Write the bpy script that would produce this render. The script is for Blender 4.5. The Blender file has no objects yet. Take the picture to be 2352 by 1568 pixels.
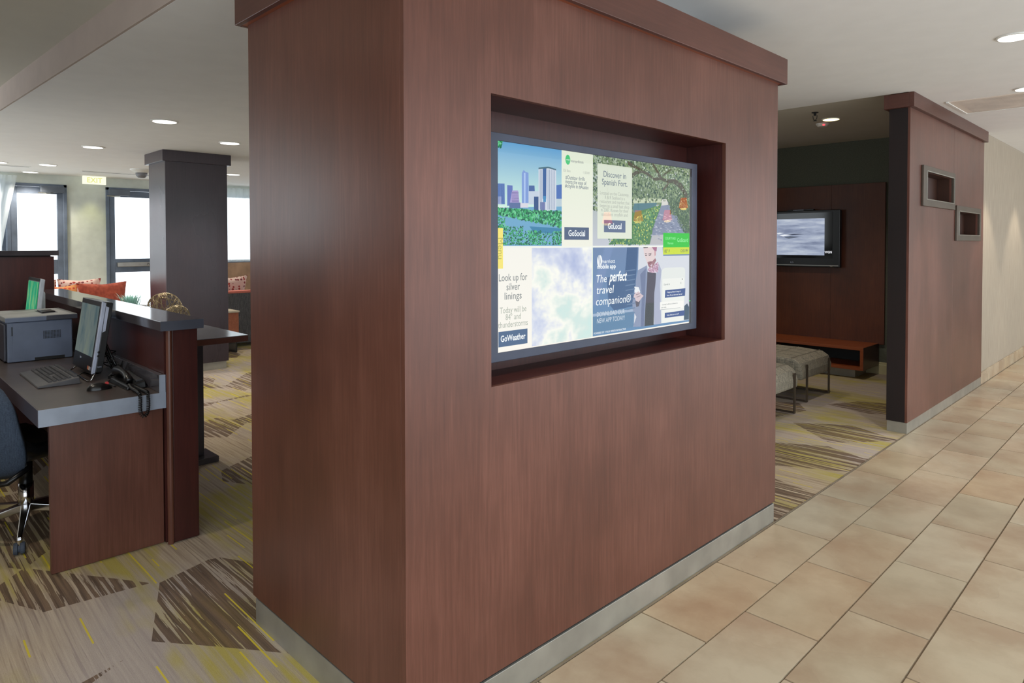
import bpy, math, random
from mathutils import Vector, Matrix
# ------------------------------------------------------------------ camera, world, lights, exposure
S = bpy.context.scene
COL = S.collection
PI = math.pi
cd = bpy.data.cameras.new('camera'); cam = bpy.data.objects.new('camera', cd); COL.objects.link(cam)
cd.sensor_width = 36.0; cd.lens = 1542.73/2352*36
cam.location = (0, 0, 1.5)
cam.rotation_euler = (PI/2-0.021, 0, 0.7684)
cd.shift_x = (1176-1249.58)/2352; cd.shift_y = (591.26-784)/2352
cd.clip_start = 0.05; cd.clip_end = 200
S.camera = cam
S.view_settings.view_transform = 'Standard'; S.view_settings.look = 'None'
S.view_settings.exposure = 0.0; S.view_settings.gamma = 1.0
S.view_settings.use_curve_mapping = False
w = bpy.data.worlds.new('world'); S.world = w; w.use_nodes = True
bg = w.node_tree.nodes['Background']; bg.inputs[0].default_value = (0.86, 0.94, 1.0, 1); bg.inputs[1].default_value = 2.7

def spot(loc, power, angle=80, blend=.6, col=(1, .89, .74), r=.05):
    d = bpy.data.lights.new('spot_lamp', 'SPOT'); d.energy = power; d.spot_size = math.radians(angle); d.spot_blend = blend
    d.color = col; d.shadow_soft_size = r
    o = bpy.data.objects.new('spot_lamp', d); COL.objects.link(o); o.location = loc; return o
LEFT_LAMPS = [(-6.37, 1.90), (-8.62, 1.86), (-11.0, 1.86), (-12.3, 1.87), (-7.25, 2.78), (-10.5, 4.07), (-11.1, 1.35)]
for x, y in LEFT_LAMPS: spot((x, y, 2.52), 80, 120)
for y in (1.0, 2.9, 4.6): spot((-.75, y, 2.63), 42, 110)
for y in (6.2, 8.45, 10.15, 11.85): spot((-1.12 if y > 7 else -.92, y, 2.63), 60, 72, .35)
spot((-2.53, 6.60, 2.66), 42, 120)
spot((-3.9, 6.6, 2.66), 34, 120)
for x, y in [(-5.0, .1), (-3.6, .0)]: spot((x, y, 2.68), 40, 110)

# ------------------------------------------------------------------ helpers
def lin(c):
    return tuple((v/255)/12.92 if v/255 <= .04045 else ((v/255+.055)/1.055)**2.4 for v in c)
class MB:
    def __init__(s): s.v = []; s.f = []; s.c = []
    def poly(s, pts, col=None):
        n = len(s.v); s.v += [tuple(p) for p in pts]; s.f.append(tuple(range(n, n+len(pts)))); s.c.append(col); return s
    def box(s, x0, x1, y0, y1, z0, z1, M=None):
        P = [(x, y, z) for z in (z0, z1) for y in (y0, y1) for x in (x0, x1)]
        if M is not None: P = [tuple(M @ Vector(p)) for p in P]
        n = len(s.v); s.v += P
        for q in ((0, 2, 3, 1), (4, 5, 7, 6), (0, 1, 5, 4), (2, 6, 7, 3), (0, 4, 6, 2), (1, 3, 7, 5)):
            s.f.append(tuple(n+i for i in q)); s.c.append(None)
        return s
    def hexa(s, P):   # 8 corners: bottom ring 4 then top ring 4
        n = len(s.v); s.v += [tuple(p) for p in P]
        for q in ((3, 2, 1, 0), (4, 5, 6, 7), (0, 1, 5, 4), (1, 2, 6, 5), (2, 3, 7, 6), (3, 0, 4, 7)):
            s.f.append(tuple(n+i for i in q)); s.c.append(None)
        return s
    def tube(s, pts, r, seg=8, closed=False, cap=True):
        pts = [Vector(p) for p in pts]; n = len(pts); base = len(s.v)
        R = r if isinstance(r, (list, tuple)) else [r]*n
        t0 = (pts[1]-pts[0]).normalized(); up = Vector((0, 0, 1)) if abs(t0.z) < .9 else Vector((1, 0, 0))
        a = t0.cross(up).normalized()
        for i, p in enumerate(pts):
            if closed: t = (pts[(i+1) % n]-pts[i-1]).normalized()
            else: t = (pts[min(i+1, n-1)]-pts[max(i-1, 0)]).normalized()
            a = (a-t*a.dot(t)).normalized(); b = t.cross(a)
            for k in range(seg):
                q = 2*PI*k/seg; s.v.append(tuple(p+(a*math.cos(q)+b*math.sin(q))*R[i]))
        for i in range(n if closed else n-1):
            j = (i+1) % n
            for k in range(seg):
                s.f.append((base+i*seg+k, base+i*seg+(k+1) % seg, base+j*seg+(k+1) % seg, base+j*seg+k)); s.c.append(None)
        if cap and not closed:
            s.f.append(tuple(base+k for k in range(seg))[::-1]); s.c.append(None)
            s.f.append(tuple(base+(n-1)*seg+k for k in range(seg))); s.c.append(None)
        return s
    def lathe(s, prof, c=(0, 0, 0), seg=24, M=None):
        base = len(s.v)
        for r, z in prof:
            for k in range(seg):
                q = 2*PI*k/seg; p = Vector((r*math.cos(q), r*math.sin(q), z))
                if M is not None: p = M @ p
                s.v.append((c[0]+p.x, c[1]+p.y, c[2]+p.z))
        for i in range(len(prof)-1):
            for k in range(seg):
                s.f.append((base+i*seg+k, base+i*seg+(k+1) % seg, base+(i+1)*seg+(k+1) % seg, base+(i+1)*seg+k)); s.c.append(None)
        s.f.append(tuple(base+k for k in range(seg))[::-1]); s.c.append(None)
        s.f.append(tuple(base+(len(prof)-1)*seg+k for k in range(seg))); s.c.append(None)
        return s
    def prism(s, poly, axis, a, b):   # poly in the two other axes, extruded along axis from a to b
        def P(u, v, t): return {'x': (t, u, v), 'y': (u, t, v), 'z': (u, v, t)}[axis]
        n = len(poly); base = len(s.v)
        s.v += [P(u, v, a) for u, v in poly]+[P(u, v, b) for u, v in poly]
        s.f.append(tuple(base+i for i in range(n))); s.c.append(None)
        s.f.append(tuple(base+n+i for i in range(n))[::-1]); s.c.append(None)
        for i in range(n): s.f.append((base+i, base+(i+1) % n, base+n+(i+1) % n, base+n+i)); s.c.append(None)
        return s
    def grid(s, fn, nu, nv):
        base = len(s.v)
        for i in range(nu+1):
            for j in range(nv+1): s.v.append(tuple(fn(i/nu, j/nv)))
        for i in range(nu):
            for j in range(nv):
                a = base+i*(nv+1)+j; s.f.append((a, a+nv+1, a+nv+2, a+1)); s.c.append(None)
        return s
    def build(s, name, mat, parent=None, bevel=0, smooth=False, subsurf=0, fix=True, solid=0):
        me = bpy.data.meshes.new(name); me.from_pydata(s.v, [], s.f); me.update()
        if any(c is not None for c in s.c):
            at = me.color_attributes.new('Col', 'FLOAT_COLOR', 'CORNER'); li = 0
            for f, c in zip(me.polygons, s.c):
                for k in range(f.loop_total):
                    cc = c[k] if isinstance(c[0], (tuple, list)) else c
                    at.data[f.loop_start+k].color = (*lin(cc), 1)
            fix = False
        if fix:
            import bmesh
            bm = bmesh.new(); bm.from_mesh(me); bmesh.ops.recalc_face_normals(bm, faces=bm.faces); bm.to_mesh(me); bm.free()
        if smooth:
            for f in me.polygons: f.use_smooth = True
        me.materials.append(mat)
        o = bpy.data.objects.new(name, me); COL.objects.link(o)
        if solid:
            m = o.modifiers.new('solid', 'SOLIDIFY'); m.thickness = solid; m.offset = 0
        if subsurf:
            m = o.modifiers.new('sub', 'SUBSURF'); m.levels = subsurf; m.render_levels = subsurf
        if bevel:
            m = o.modifiers.new('bevel', 'BEVEL'); m.width = bevel; m.segments = 2; m.limit_method = 'ANGLE'; m.angle_limit = math.radians(40)
        if parent is not None: adopt(o, parent)
        return o
def adopt(o, parent):
    o.parent = parent
    M = Matrix.Identity(4); p = parent; chain = []
    while p is not None: chain.append(p.matrix_basis.copy() if not p.get('_') else p.matrix_basis.copy()); p = p.parent
    for m in reversed(chain): M = M @ m
    o.matrix_parent_inverse = Matrix.Identity(4)
    o.matrix_basis = M.inverted() @ o.matrix_basis
def tag(o, label=None, cat=None, group=None, kind=None):
    if label: o['label'] = label
    if cat: o['category'] = cat
    if group: o['group'] = group
    if kind: o['kind'] = kind
    return o
def thing(name, loc, label, cat, group=None, kind=None, rz=0):
    o = bpy.data.objects.new(name, None); COL.objects.link(o); o.empty_display_size = .1
    o.location = loc; o.rotation_euler = (0, 0, rz); return tag(o, label, cat, group, kind)
def copy_tree(o, parent=None):
    c = o.copy(); COL.objects.link(c)
    if parent is not None: c.parent = parent; c.matrix_parent_inverse = o.matrix_parent_inverse.copy()
    for ch in list(o.children): copy_tree(ch, c)
    return c
def B(*a): return MB().box(*a)

# ------------------------------------------------------------------ materials
class NT:
    def __init__(s, name):
        s.m = bpy.data.materials.new(name); s.m.use_nodes = True; s.t = s.m.node_tree; s.t.nodes.clear()
        s.out = s.t.nodes.new('ShaderNodeOutputMaterial')
    def n(s, typ, **kw):
        nd = s.t.nodes.new('ShaderNode'+typ)
        for k, v in kw.items():
            if k.startswith('i_'):
                key = k[2:]; key = int(key) if key.isdigit() else key.replace('_', ' ')
                if hasattr(v, 'is_linked') or isinstance(v, bpy.types.NodeSocket): s.t.links.new(v, nd.inputs[key])
                else: nd.inputs[key].default_value = v
            else: setattr(nd, k, v)
        return nd
    def math(s, op, a, b=None, c=None):
        kw = dict(operation=op, i_0=a)
        if b is not None: kw['i_1'] = b
        if c is not None: kw['i_2'] = c
        return s.n('Math', **kw).outputs[0]
    def pos(s): return s.n('NewGeometry').outputs['Position']
    def scale(s, v, sc, loc=(0, 0, 0)):
        return s.n('Mapping', i_Vector=v, i_Scale=sc, i_Location=loc).outputs[0]
    def noise(s, v, scale=1, detail=3, rough=.5, dist=0):
        return s.n('TexNoise', i_Vector=v, i_Scale=scale, i_Detail=detail, i_Roughness=rough, i_Distortion=dist).outputs[0]
    def ramp(s, f, stops, interp='LINEAR'):
        r = s.n('ValToRGB', i_0=f); cr = r.color_ramp; cr.interpolation = interp
        while len(cr.elements) < len(stops): cr.elements.new(.5)
        for e, (p, c) in zip(cr.elements, stops):
            e.position = p; e.color = (*(lin(c) if isinstance(c, tuple) else (c, c, c)), 1)
        return r.outputs[0]
    def mix(s, f, a, b, mode='MIX'):
        nd = s.n('Mix', data_type='RGBA', blend_type=mode)
        for i, v in ((0, f), (6, a), (7, b)):
            if isinstance(v, bpy.types.NodeSocket): s.t.links.new(v, nd.inputs[i])
            elif isinstance(v, tuple): nd.inputs[i].default_value = (*lin(v), 1)
            else: nd.inputs[i].default_value = v
        return nd.outputs[2]
    def bsdf(s, col, rough=.5, metal=0, bump=None, bs=.1, bd=.01, **kw):
        p = s.n('BsdfPrincipled')
        for k, v in (('Base Color', col), ('Roughness', rough), ('Metallic', metal)):
            if isinstance(v, bpy.types.NodeSocket): s.t.links.new(v, p.inputs[k])
            elif isinstance(v, tuple): p.inputs[k].default_value = (*lin(v), 1)
            else: p.inputs[k].default_value = v
        for k, v in kw.items():
            key = k.replace('_', ' ')
            p.inputs[key].default_value = (*lin(v), 1) if isinstance(v, tuple) else v
        if bump is not None:
            b = s.n('Bump', i_Height=bump, i_Strength=bs, i_Distance=bd); s.t.links.new(b.outputs[0], p.inputs['Normal'])
        s.t.links.new(p.outputs[0], s.out.inputs[0]); return s.m
def plain(name, col, rough=.5, metal=0, var=.04, **kw):
    t = NT(name); n = t.noise(t.pos(), 6, 3)
    lo = tuple(max(0, c*(1-var*2)) for c in col); hi = tuple(min(255, c*(1+var*2)) for c in col)
    return t.bsdf(t.ramp(n, [(.3, lo), (.7, hi)]), rough, metal, **kw)
def emit(name, col, st):
    t = NT(name); e = t.n('Emission'); e.inputs[0].default_value = (*lin(col), 1); e.inputs[1].default_value = st
    t.t.links.new(e.outputs[0], t.out.inputs[0]); return t.m

def wood(name, axis, dark, mid, light, rough=.36, fine=1.0):
    t = NT(name); P = t.pos()
    sc = {'z': (1, 1, .05), 'y': (1, .05, 1), 'x': (.05, 1, 1)}[axis]
    v = t.scale(P, sc)
    g1 = t.noise(v, 90*fine, 5, .65); g2 = t.noise(t.scale(P, sc, (3, 7, 1)), 14, 3, .6); g3 = t.noise(t.scale(P, tuple(a if a == 1 else .35 for a in sc)), 2.2, 3)
    g4 = t.noise(P, 3.5, 3)
    f = t.math('ADD', t.math('MULTIPLY', g1, .34), t.math('ADD', t.math('MULTIPLY', g2, .14), t.math('ADD', t.math('MULTIPLY', g3, .34), t.math('MULTIPLY', g4, .22))))
    c = t.ramp(f, [(.30, dark), (.51, mid), (.72, light)])
    r = t.math('ADD', t.math('MULTIPLY', g3, .16), rough-.08)
    return t.bsdf(c, r, bump=g1, bs=.07, bd=.002)
M = {}
M['wood'] = wood('cherry_veneer', 'z', (68, 38, 29), (94, 56, 44), (120, 77, 64))
M['wood_h'] = wood('cherry_veneer_horizontal', 'y', (68, 38, 30), (84, 49, 40), (102, 62, 51))
M['wood_hx'] = wood('cherry_veneer_across', 'x', (68, 38, 30), (84, 49, 40), (102, 62, 51))
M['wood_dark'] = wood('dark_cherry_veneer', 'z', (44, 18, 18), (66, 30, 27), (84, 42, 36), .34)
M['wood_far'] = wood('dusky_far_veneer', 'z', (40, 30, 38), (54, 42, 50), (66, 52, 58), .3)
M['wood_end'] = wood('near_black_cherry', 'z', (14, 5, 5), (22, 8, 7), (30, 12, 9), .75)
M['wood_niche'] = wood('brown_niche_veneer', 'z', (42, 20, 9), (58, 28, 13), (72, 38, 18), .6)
M['wood_tv'] = wood('red_mahogany_veneer', 'z', (56, 27, 14), (86, 43, 24), (110, 60, 34), .42)
M['wood_bench'] = wood('orange_mahogany', 'x', (106, 50, 24), (136, 68, 34), (156, 84, 46), .35)
M['wood_side'] = wood('figured_walnut', 'x', (120, 62, 40), (164, 96, 66), (186, 120, 88), .4, .4)
M['wood_hull'] = plain('niche_frame_bronze', (92, 82, 72), .38, .55)
M['kick'] = plain('satin_grey_metal', (150, 147, 138), .33, .35)
M['laminate'] = plain('charcoal_laminate', (70, 68, 74), .10)
M['desk_top'] = plain('brown_black_laminate', (74, 66, 64), .30)
M['edge'] = plain('grey_edge_band', (150, 160, 176), .3, .1)
M['black'] = plain('black_plastic', (13, 13, 15), .30)
M['blackmat'] = plain('matt_black', (22, 21, 22), .6)
M['keys'] = plain('grey_keycap', (58, 58, 62), .5)
M['kb'] = plain('charcoal_plastic', (78, 78, 82), .4)
M['silver'] = plain('silver_plastic', (168, 176, 196), .35, .2)
M['chrome'] = plain('polished_chrome', (205, 205, 208), .14, 1.0, .01)
M['steel'] = plain('brushed_steel', (165, 163, 156), .28, .9)
M['printer'] = plain('blue_grey_plastic', (104, 116, 140), .35)
M['printer_top'] = plain('pale_grey_plastic', (150, 154, 156), .5)
M['printer_dark'] = plain('dark_slate_plastic', (62, 64, 76), .4)
M['ceil'] = plain('ceiling_paint', (238, 238, 237), .9, 0, .004)
M['ceil_w'] = plain('warm_ceiling_paint', (226, 214, 202), .9, 0, .004)
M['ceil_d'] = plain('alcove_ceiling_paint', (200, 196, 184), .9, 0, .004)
M['white'] = plain('white_trim', (228, 228, 224), .5, 0, .01)
M['wallpaint'] = plain('pale_green_paint', (208, 214, 206), .85, 0, .02)
M['tan'] = plain('tan_plaster', (176, 140, 112), .85, 0, .05)
M['door'] = plain('slate_grey_aluminium', (104, 116, 134), .4, .2)
M['cover'] = plain('closer_grey', (100, 108, 120), .4, .2)
M['baseb'] = plain('cream_painted_baseboard', (196, 190, 150), .5, 0, .02)
M['cloth_dark'] = plain('black_upholstery', (62, 70, 84), .7)
M['coral'] = plain('coral_piping', (214, 120, 104), .7)
M['green_leaf'] = plain('pale_green_grass', (168, 222, 200), .6, 0, .12)
M['pot'] = plain('grey_stoneware', (120, 124, 128), .6)
M['wire'] = plain('champagne_wire', (186, 168, 132), .35, .6)
M['red'] = emit('red_indicator', (255, 60, 70), 3)
M['glow'] = emit('lamp_diffuser', (255, 250, 238), 4.0)
M['glow_warm'] = emit('warm_lamp_diffuser', (255, 236, 170), 3.2)

def wallcov():
    t = NT('grey_green_wallcovering'); P = t.pos()
    n = t.noise(t.scale(P, (1, 1, 4)), 60, 3); n2 = t.noise(t.scale(P, (6, 6, 1)), 60, 3)
    f = t.math('ADD', t.math('MULTIPLY', n, .5), t.math('MULTIPLY', n2, .5))
    return t.bsdf(t.ramp(f, [(.35, (82, 86, 76)), (.65, (104, 108, 96))]), .85, bump=f, bs=.1)
M['cover_wall'] = wallcov()
def beigewall():
    t = NT('beige_textured_wallcovering'); P = t.pos()
    n = t.noise(t.scale(P, (3, 3, .15)), 30, 3); f = n
    return t.bsdf(t.ramp(f, [(.35, (156, 144, 127)), (.65, (172, 160, 142))]), .75, bump=f, bs=.05)
M['beige'] = beigewall()
def tile_mat(name='beige_stone_tile', big=False):
    t = NT(name); P = t.pos()
    info = t.n('ObjectInfo')
    if big:
        br = t.n('TexBrick', i_Vector=t.scale(P, (1, 1, 1), (1.595-.3, -2.819, 0)))
    off = t.n('VectorMath', operation='MULTIPLY_ADD', i_0=info.outputs['Random'], i_1=(37, 19, 0), i_2=P).outputs[0]
    a = t.noise(off, 2.6, 6, .62, .1); b = t.noise(off, 40, 4, .6); c = t.noise(off, 1.3, 2)
    f = t.math('ADD', t.math('MULTIPLY', a, .95), t.math('MULTIPLY', b, .05))
    c1 = t.ramp(f, [(.36, (162, 144, 122)), (.5, (180, 166, 143)), (.62, (196, 184, 161))])
    c2 = t.ramp(c, [(.38, (186, 160, 136)), (.62, (176, 170, 152))])
    c3 = t.mix(.34, c1, c2)
    v = t.ramp(info.outputs['Random'], [(0, (246, 236, 224)), (.5, (255, 255, 255)), (1, (242, 240, 236))])
    col = t.mix(1.0, c3, v, 'MULTIPLY')
    return t.bsdf(col, t.math('ADD', t.math('MULTIPLY', c, .15), .2))
M['tile'] = tile_mat()
M['grout'] = plain('dark_grout', (104, 88, 70), .9)
def carpet():
    t = NT('streaked_carpet'); P = t.pos()
    sep = t.n('SeparateXYZ', i_Vector=P); X, Y = sep.outputs[0], sep.outputs[1]
    wob = t.math('MULTIPLY', t.math('SUBTRACT', t.noise(P, .8, 1), .5), .05)
    Yw = t.math('ADD', Y, wob)
    V = t.n('CombineXYZ', i_0=X, i_1=Yw, i_2=0.0).outputs[0]
    def nz(sx, sy, loc, sc=1, d=3): return t.noise(t.scale(V, (sx, sy, 1), loc), sc, d, .6)
    s1 = nz(1.6, 85, (0, 0, 0)); s2 = nz(1.0, 30, (5, 3, 0)); s3 = nz(4, 220, (1, 9, 0)); s4 = nz(1.3, 60, (7, 2, 0), 1, 2)
    base = t.ramp(t.math('ADD', t.math('MULTIPLY', s1, .5), t.math('ADD', t.math('MULTIPLY', s2, .3), t.math('MULTIPLY', s3, .2))),
                  [(.34, (124, 104, 86)), (.46, (168, 151, 128)), (.62, (194, 178, 154))])
    base = t.mix(t.ramp(s4, [(.60, 0.0), (.66, .55)]), base, (118, 96, 78))
    # cool lilac drift over the beige
    tint = t.noise(t.scale(P, (.7, .7, 1), (4, 1, 0)), 1, 2)
    base = t.mix(t.ramp(tint, [(.42, 0.0), (.62, .6)]), base, (164, 158, 162))
    # olive yellow fields
    ol = t.noise(t.scale(V, (.8, 1.6, 1), (2, 8, 0)), 1.3, 3)
    olm = t.math('MULTIPLY', t.ramp(ol, [(.48, 0.0), (.58, .85)]), t.ramp(s2, [(.40, .25), (.56, 1.0)]))
    base = t.mix(olm, base, (168, 156, 62))
    # brown blocks cut at hard curved edges, broken into strips
    vr = t.n('TexVoronoi', i_Vector=t.scale(V, (1.15, 1.5, 1), (.35, .2, 0)), i_Scale=1.15, i_Randomness=.9)
    cell = t.n('SeparateColor', i_0=vr.outputs['Color']).outputs[0]
    blk = t.math('GREATER_THAN', cell, .66)
    strip = t.math('GREATER_THAN', nz(.9, 44, (9, 2, 0), 1, 4), .47)
    dk = t.math('MULTIPLY', blk, strip)
    browns = t.ramp(s1, [(.35, (66, 48, 36)), (.6, (106, 82, 62))])
    base = t.mix(t.math('MULTIPLY', dk, .88), base, browns)
    # yellow yarn lines, each a broken run
    rows = t.math('MULTIPLY', Yw, 17.0); rid = t.math('FLOOR', rows); fr = t.math('FRACT', rows)
    line = t.math('LESS_THAN', t.math('ABSOLUTE', t.math('SUBTRACT', fr, .5)), .055)
    rn = t.n('TexNoise', i_Vector=t.n('CombineXYZ', i_0=t.math('MULTIPLY', X, 1.5), i_1=t.math('MULTIPLY', rid, 7.31), i_2=0.0).outputs[0], i_Scale=1.0, i_Detail=1.0)
    ln = t.math('MULTIPLY', line, t.math('GREATER_THAN', rn.outputs[0], .565))
    base = t.mix(t.math('MULTIPLY', ln, .9), base, (206, 188, 44))
    pile = t.noise(P, 320, 2)
    base = t.mix(.35, base, t.ramp(pile, [(.3, .35), (.7, .62)]), 'SOFT_LIGHT')
    return t.bsdf(base, .95, bump=pile, bs=.35, bd=.004)
M['carpet'] = carpet()
def fabric(name, a, b, s=120, seams=0):
    t = NT(name); P = t.pos()
    n = t.math('ADD', t.math('MULTIPLY', t.noise(t.scale(P, (1, 1, .12)), s, 3), .5), t.math('MULTIPLY', t.noise(t.scale(P, (.15, 1, 1)), s, 3), .5))
    return t.bsdf(t.ramp(n, [(.38, a), (.62, b)]), .9, bump=n, bs=.25, bd=.004)
M['tweed'] = fabric('grey_brown_tweed', (112, 108, 98), (164, 156, 138))
M['sofa'] = fabric('charcoal_tweed', (66, 66, 70), (104, 104, 106))
M['rust'] = fabric('rust_velvet', (150, 66, 52), (182, 88, 66), 30)
M['seat_back'] = fabric('blue_grey_mesh', (48, 60, 78), (66, 80, 100), 200)
def dots(name, ground, d1, d2):
    t = NT(name); P = t.pos()
    v = t.n('TexVoronoi', i_Vector=P, i_Scale=22.0, i_Randomness=.45)
    m = t.math('LESS_THAN', v.outputs['Distance'], .36)
    c = t.mix(t.n('SeparateColor', i_0=v.outputs['Color']).outputs[0], d1, d2)
    return t.bsdf(t.mix(m, ground, c), .85)
M['dots'] = dots('spotted_cushion_cloth', (226, 196, 186), (180, 60, 50), (120, 50, 60))
M['dots_o'] = dots('orange_spotted_cushion_cloth', (226, 150, 90), (190, 50, 40), (214, 90, 60))
def sheer():
    t = NT('sheer_curtain'); d = t.n('BsdfTranslucent'); d.inputs[0].default_value = (.85, .92, .93, 1)
    tr = t.n('BsdfTransparent'); tr.inputs[0].default_value = (1, 1, 1, 1); df = t.n('BsdfDiffuse'); df.inputs[0].default_value = (.8, .86, .9, 1)
    m1 = t.n('MixShader', i_0=.5, i_1=d.outputs[0], i_2=df.outputs[0]); m2 = t.n('MixShader', i_0=.35, i_1=m1.outputs[0], i_2=tr.outputs[0])
    t.t.links.new(m2.outputs[0], t.out.inputs[0]); return t.m
M['sheer'] = sheer()
def glass(name='clear_glass', col=(1, 1, 1, 1)):
    t = NT(name); tr = t.n('BsdfTransparent'); tr.inputs[0].default_value = col
    g = t.n('BsdfGlossy'); g.inputs['Roughness'].default_value = .01
    fc = t.n('LayerWeight', i_Blend=.5).outputs['Facing']
    fr = t.math('ADD', t.math('MULTIPLY', t.math('POWER', fc, 5.0), .8), .022); m = t.n('MixShader', i_0=fr, i_1=tr.outputs[0], i_2=g.outputs[0])
    t.t.links.new(m.outputs[0], t.out.inputs[0]); return t.m
M['glass'] = glass()
M['screen_off'] = plain('dark_screen_glass', (12, 15, 17), .08, 0, .02)
def printed(name, st):
    t = NT(name); a = t.n('VertexColor', layer_name='Col'); e = t.n('Emission', i_0=a.outputs[0], i_1=st)
    t.t.links.new(e.outputs[0], t.out.inputs[0]); return t.m
M['lit'] = printed('lit_screen_image', 1.0)
def tint_emit(name, stops, sc, st, loc=(0, 0, 0), d=7, dist=.15, rough=.6, scale=4):
    t = NT(name); f = t.noise(t.scale(t.pos(), sc, loc), scale, d, rough, dist)
    e = t.n('Emission', i_0=t.ramp(f, stops), i_1=st); t.t.links.new(e.outputs[0], t.out.inputs[0]); return t.m
M['clouds'] = tint_emit('screen_cloud_photo', [(.30, (196, 232, 228)), (.42, (214, 232, 226)), (.50, (250, 250, 240)), (.58, (214, 220, 236)), (.72, (158, 172, 216))], (1, 1, 1.3), 1.0, (0, .2, .9), scale=3.4)
M['tvpic'] = tint_emit('television_picture', [(.3, (120, 130, 156)), (.5, (164, 174, 196)), (.7, (200, 208, 220))], (1.2, 1, 9), .95, scale=2.2, dist=.2)
M['monitor_pic'] = tint_emit('monitor_picture', [(.3, (96, 118, 124)), (.5, (126, 140, 138)), (.7, (140, 152, 138))], (2, 1, 1), .55, scale=5)
M['monitor_green'] = tint_emit('green_monitor_picture', [(.35, (30, 140, 80)), (.5, (60, 170, 130)), (.65, (150, 200, 130))], (3, 1, .6), .8, scale=8)

# ------------------------------------------------------------------ text
def text(body, size, loc, rot, mat, parent=None, width=None, align='CENTER', name='lettering', shear=0, depth=.0004, bold=0):
    c = bpy.data.curves.new('t', 'FONT'); c.body = body; c.size = size; c.align_x = align; c.align_y = 'CENTER'; c.shear = shear
    c.extrude = depth; c.resolution_u = 3; c.offset = bold
    o = bpy.data.objects.new('t', c); COL.objects.link(o)
    dg = bpy.context.evaluated_depsgraph_get(); dg.update()
    me = bpy.data.meshes.new_from_object(o.evaluated_get(dg)); bpy.data.objects.remove(o)
    if width and len(me.vertices):
        xs = [v.co.x for v in me.vertices]; k = width/(max(xs)-min(xs))
        for v in me.vertices: v.co.x *= k
    me.materials.clear(); me.materials.append(mat)
    ob = bpy.data.objects.new(name, me); COL.objects.link(ob); ob.location = loc; ob.rotation_euler = rot
    if parent is not None:
        ob.parent = parent; ob.location = Vector(loc)-Vector(world_loc(parent))
    return ob
def world_loc(o):
    p = Vector((0, 0, 0))
    while o is not None: p += o.location; o = o.parent
    return p

# ================================================================== STRUCTURE
def st(name, mb, mat, **k): return tag(mb.build(name, mat, **k), kind='structure')
XF, YN, YF, XL = -1.598, 1.087, 3.441, -2.647      # big pillar footprint
EDGE = -1.595                                      # carpet / tile line
floor = st('floor', B(EDGE+.001, 3.0, -1.5, 16, -.10, -.006), M['grout'])
# tiles: six inch-square strips deep enough for every tile the photo shows, each tile its own piece
tm = {}
TW, TL, G = .30, .60, .0022
def tile_mesh(w_, l_):
    key = (round(w_, 3), round(l_, 3))
    if key not in tm:
        b = .0015
        m = MB().hexa([(G, G, -.012), (w_-G, G, -.012), (w_-G, l_-G, -.012), (G, l_-G, -.012),
                       (G+b, G+b, 0), (w_-G-b, G+b, 0), (w_-G-b, l_-G-b, 0), (G+b, l_-G-b, 0)])
        me = bpy.data.meshes.new('tile'); me.from_pydata(m.v, [], m.f); me.update(); me.materials.append(M['tile']); tm[key] = me
    return tm[key]
for i in range(9):
    x = EDGE+TW*i; y = 2.819-.6*5-(.3 if i % 2 else 0)
    for j in range(24):
        o = bpy.data.objects.new('tile', tile_mesh(TW, TL)); COL.objects.link(o); o.location = (x, y+TL*j, 0); o.parent = floor
        if y+TL*j > 13.5: break
rest = MB()
for i in range(15):
    x = EDGE+TW*i; y = 2.819-.6*5-(.3 if i % 2 else 0)
    for j in range(-3, 29):
        if i < 9 and 0 <= j and y+TL*j <= 14.1: continue
        y0, y1 = max(y+TL*j, -1.5), min(y+TL*j+TL, 16)
        if y1-y0 < .05: continue
        rest.box(x+G, x+TW-G, y0+G, y1-G, -.012, 0)
tag(rest.build('tile_field', M['tile'], floor), kind='stuff')
st('floor.001', B(-14, EDGE-.004, -1.8, 16, -.10, .004), M['carpet'])
st('trim_1', B(EDGE-.004, EDGE+.001, -1.5, 16, -.01, .006), plain('tile_edge_strip', (140, 128, 110), .4, .5))

# ceilings
CH = 2.67
st('ceiling', MB().box(-1.6, 3.0, -2.2, 16, CH, CH+.2).box(-2.32, -1.6, 1.0, YF-.02, CH, CH+.2), M['ceil'])
st('ceiling.001', B(-5.0, -1.6, YF-.02, 5.70, CH, CH+.2), M['ceil'])
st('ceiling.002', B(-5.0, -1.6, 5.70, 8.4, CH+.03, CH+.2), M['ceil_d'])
# step in the ceiling over the business area: lower soffit, slightly skewed drop face
def sy(x): return .998-.0397*(x+3.172)*1.0 if False else .998+.0397*(x+3.172)
low = MB().prism([(-14, sy(-14)), (-2.3, sy(-2.3)), (-2.3, YF-.05), (-5.0, YF-.05), (-5.0, 16), (-14, 16)], 'z', 2.55, 2.87)
st('ceiling.003', low, M['ceil'])
drop = MB().prism([(-14, sy(-14)-.012), (-2.3, sy(-2.3)-.012), (-2.3, sy(-2.3)), (-14, sy(-14))], 'z', 2.551, 2.73)
st('trim_2', drop, plain('taupe_fascia_paint', (186, 170, 160), .9, 0, .01))
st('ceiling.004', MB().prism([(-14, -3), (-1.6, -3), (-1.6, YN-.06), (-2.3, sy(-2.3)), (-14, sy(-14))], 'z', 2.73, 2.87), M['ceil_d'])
st('ceiling.005', B(-2.35, -1.98, 1.5, 3.1, 2.36, CH+.05), M['ceil'])

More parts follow.
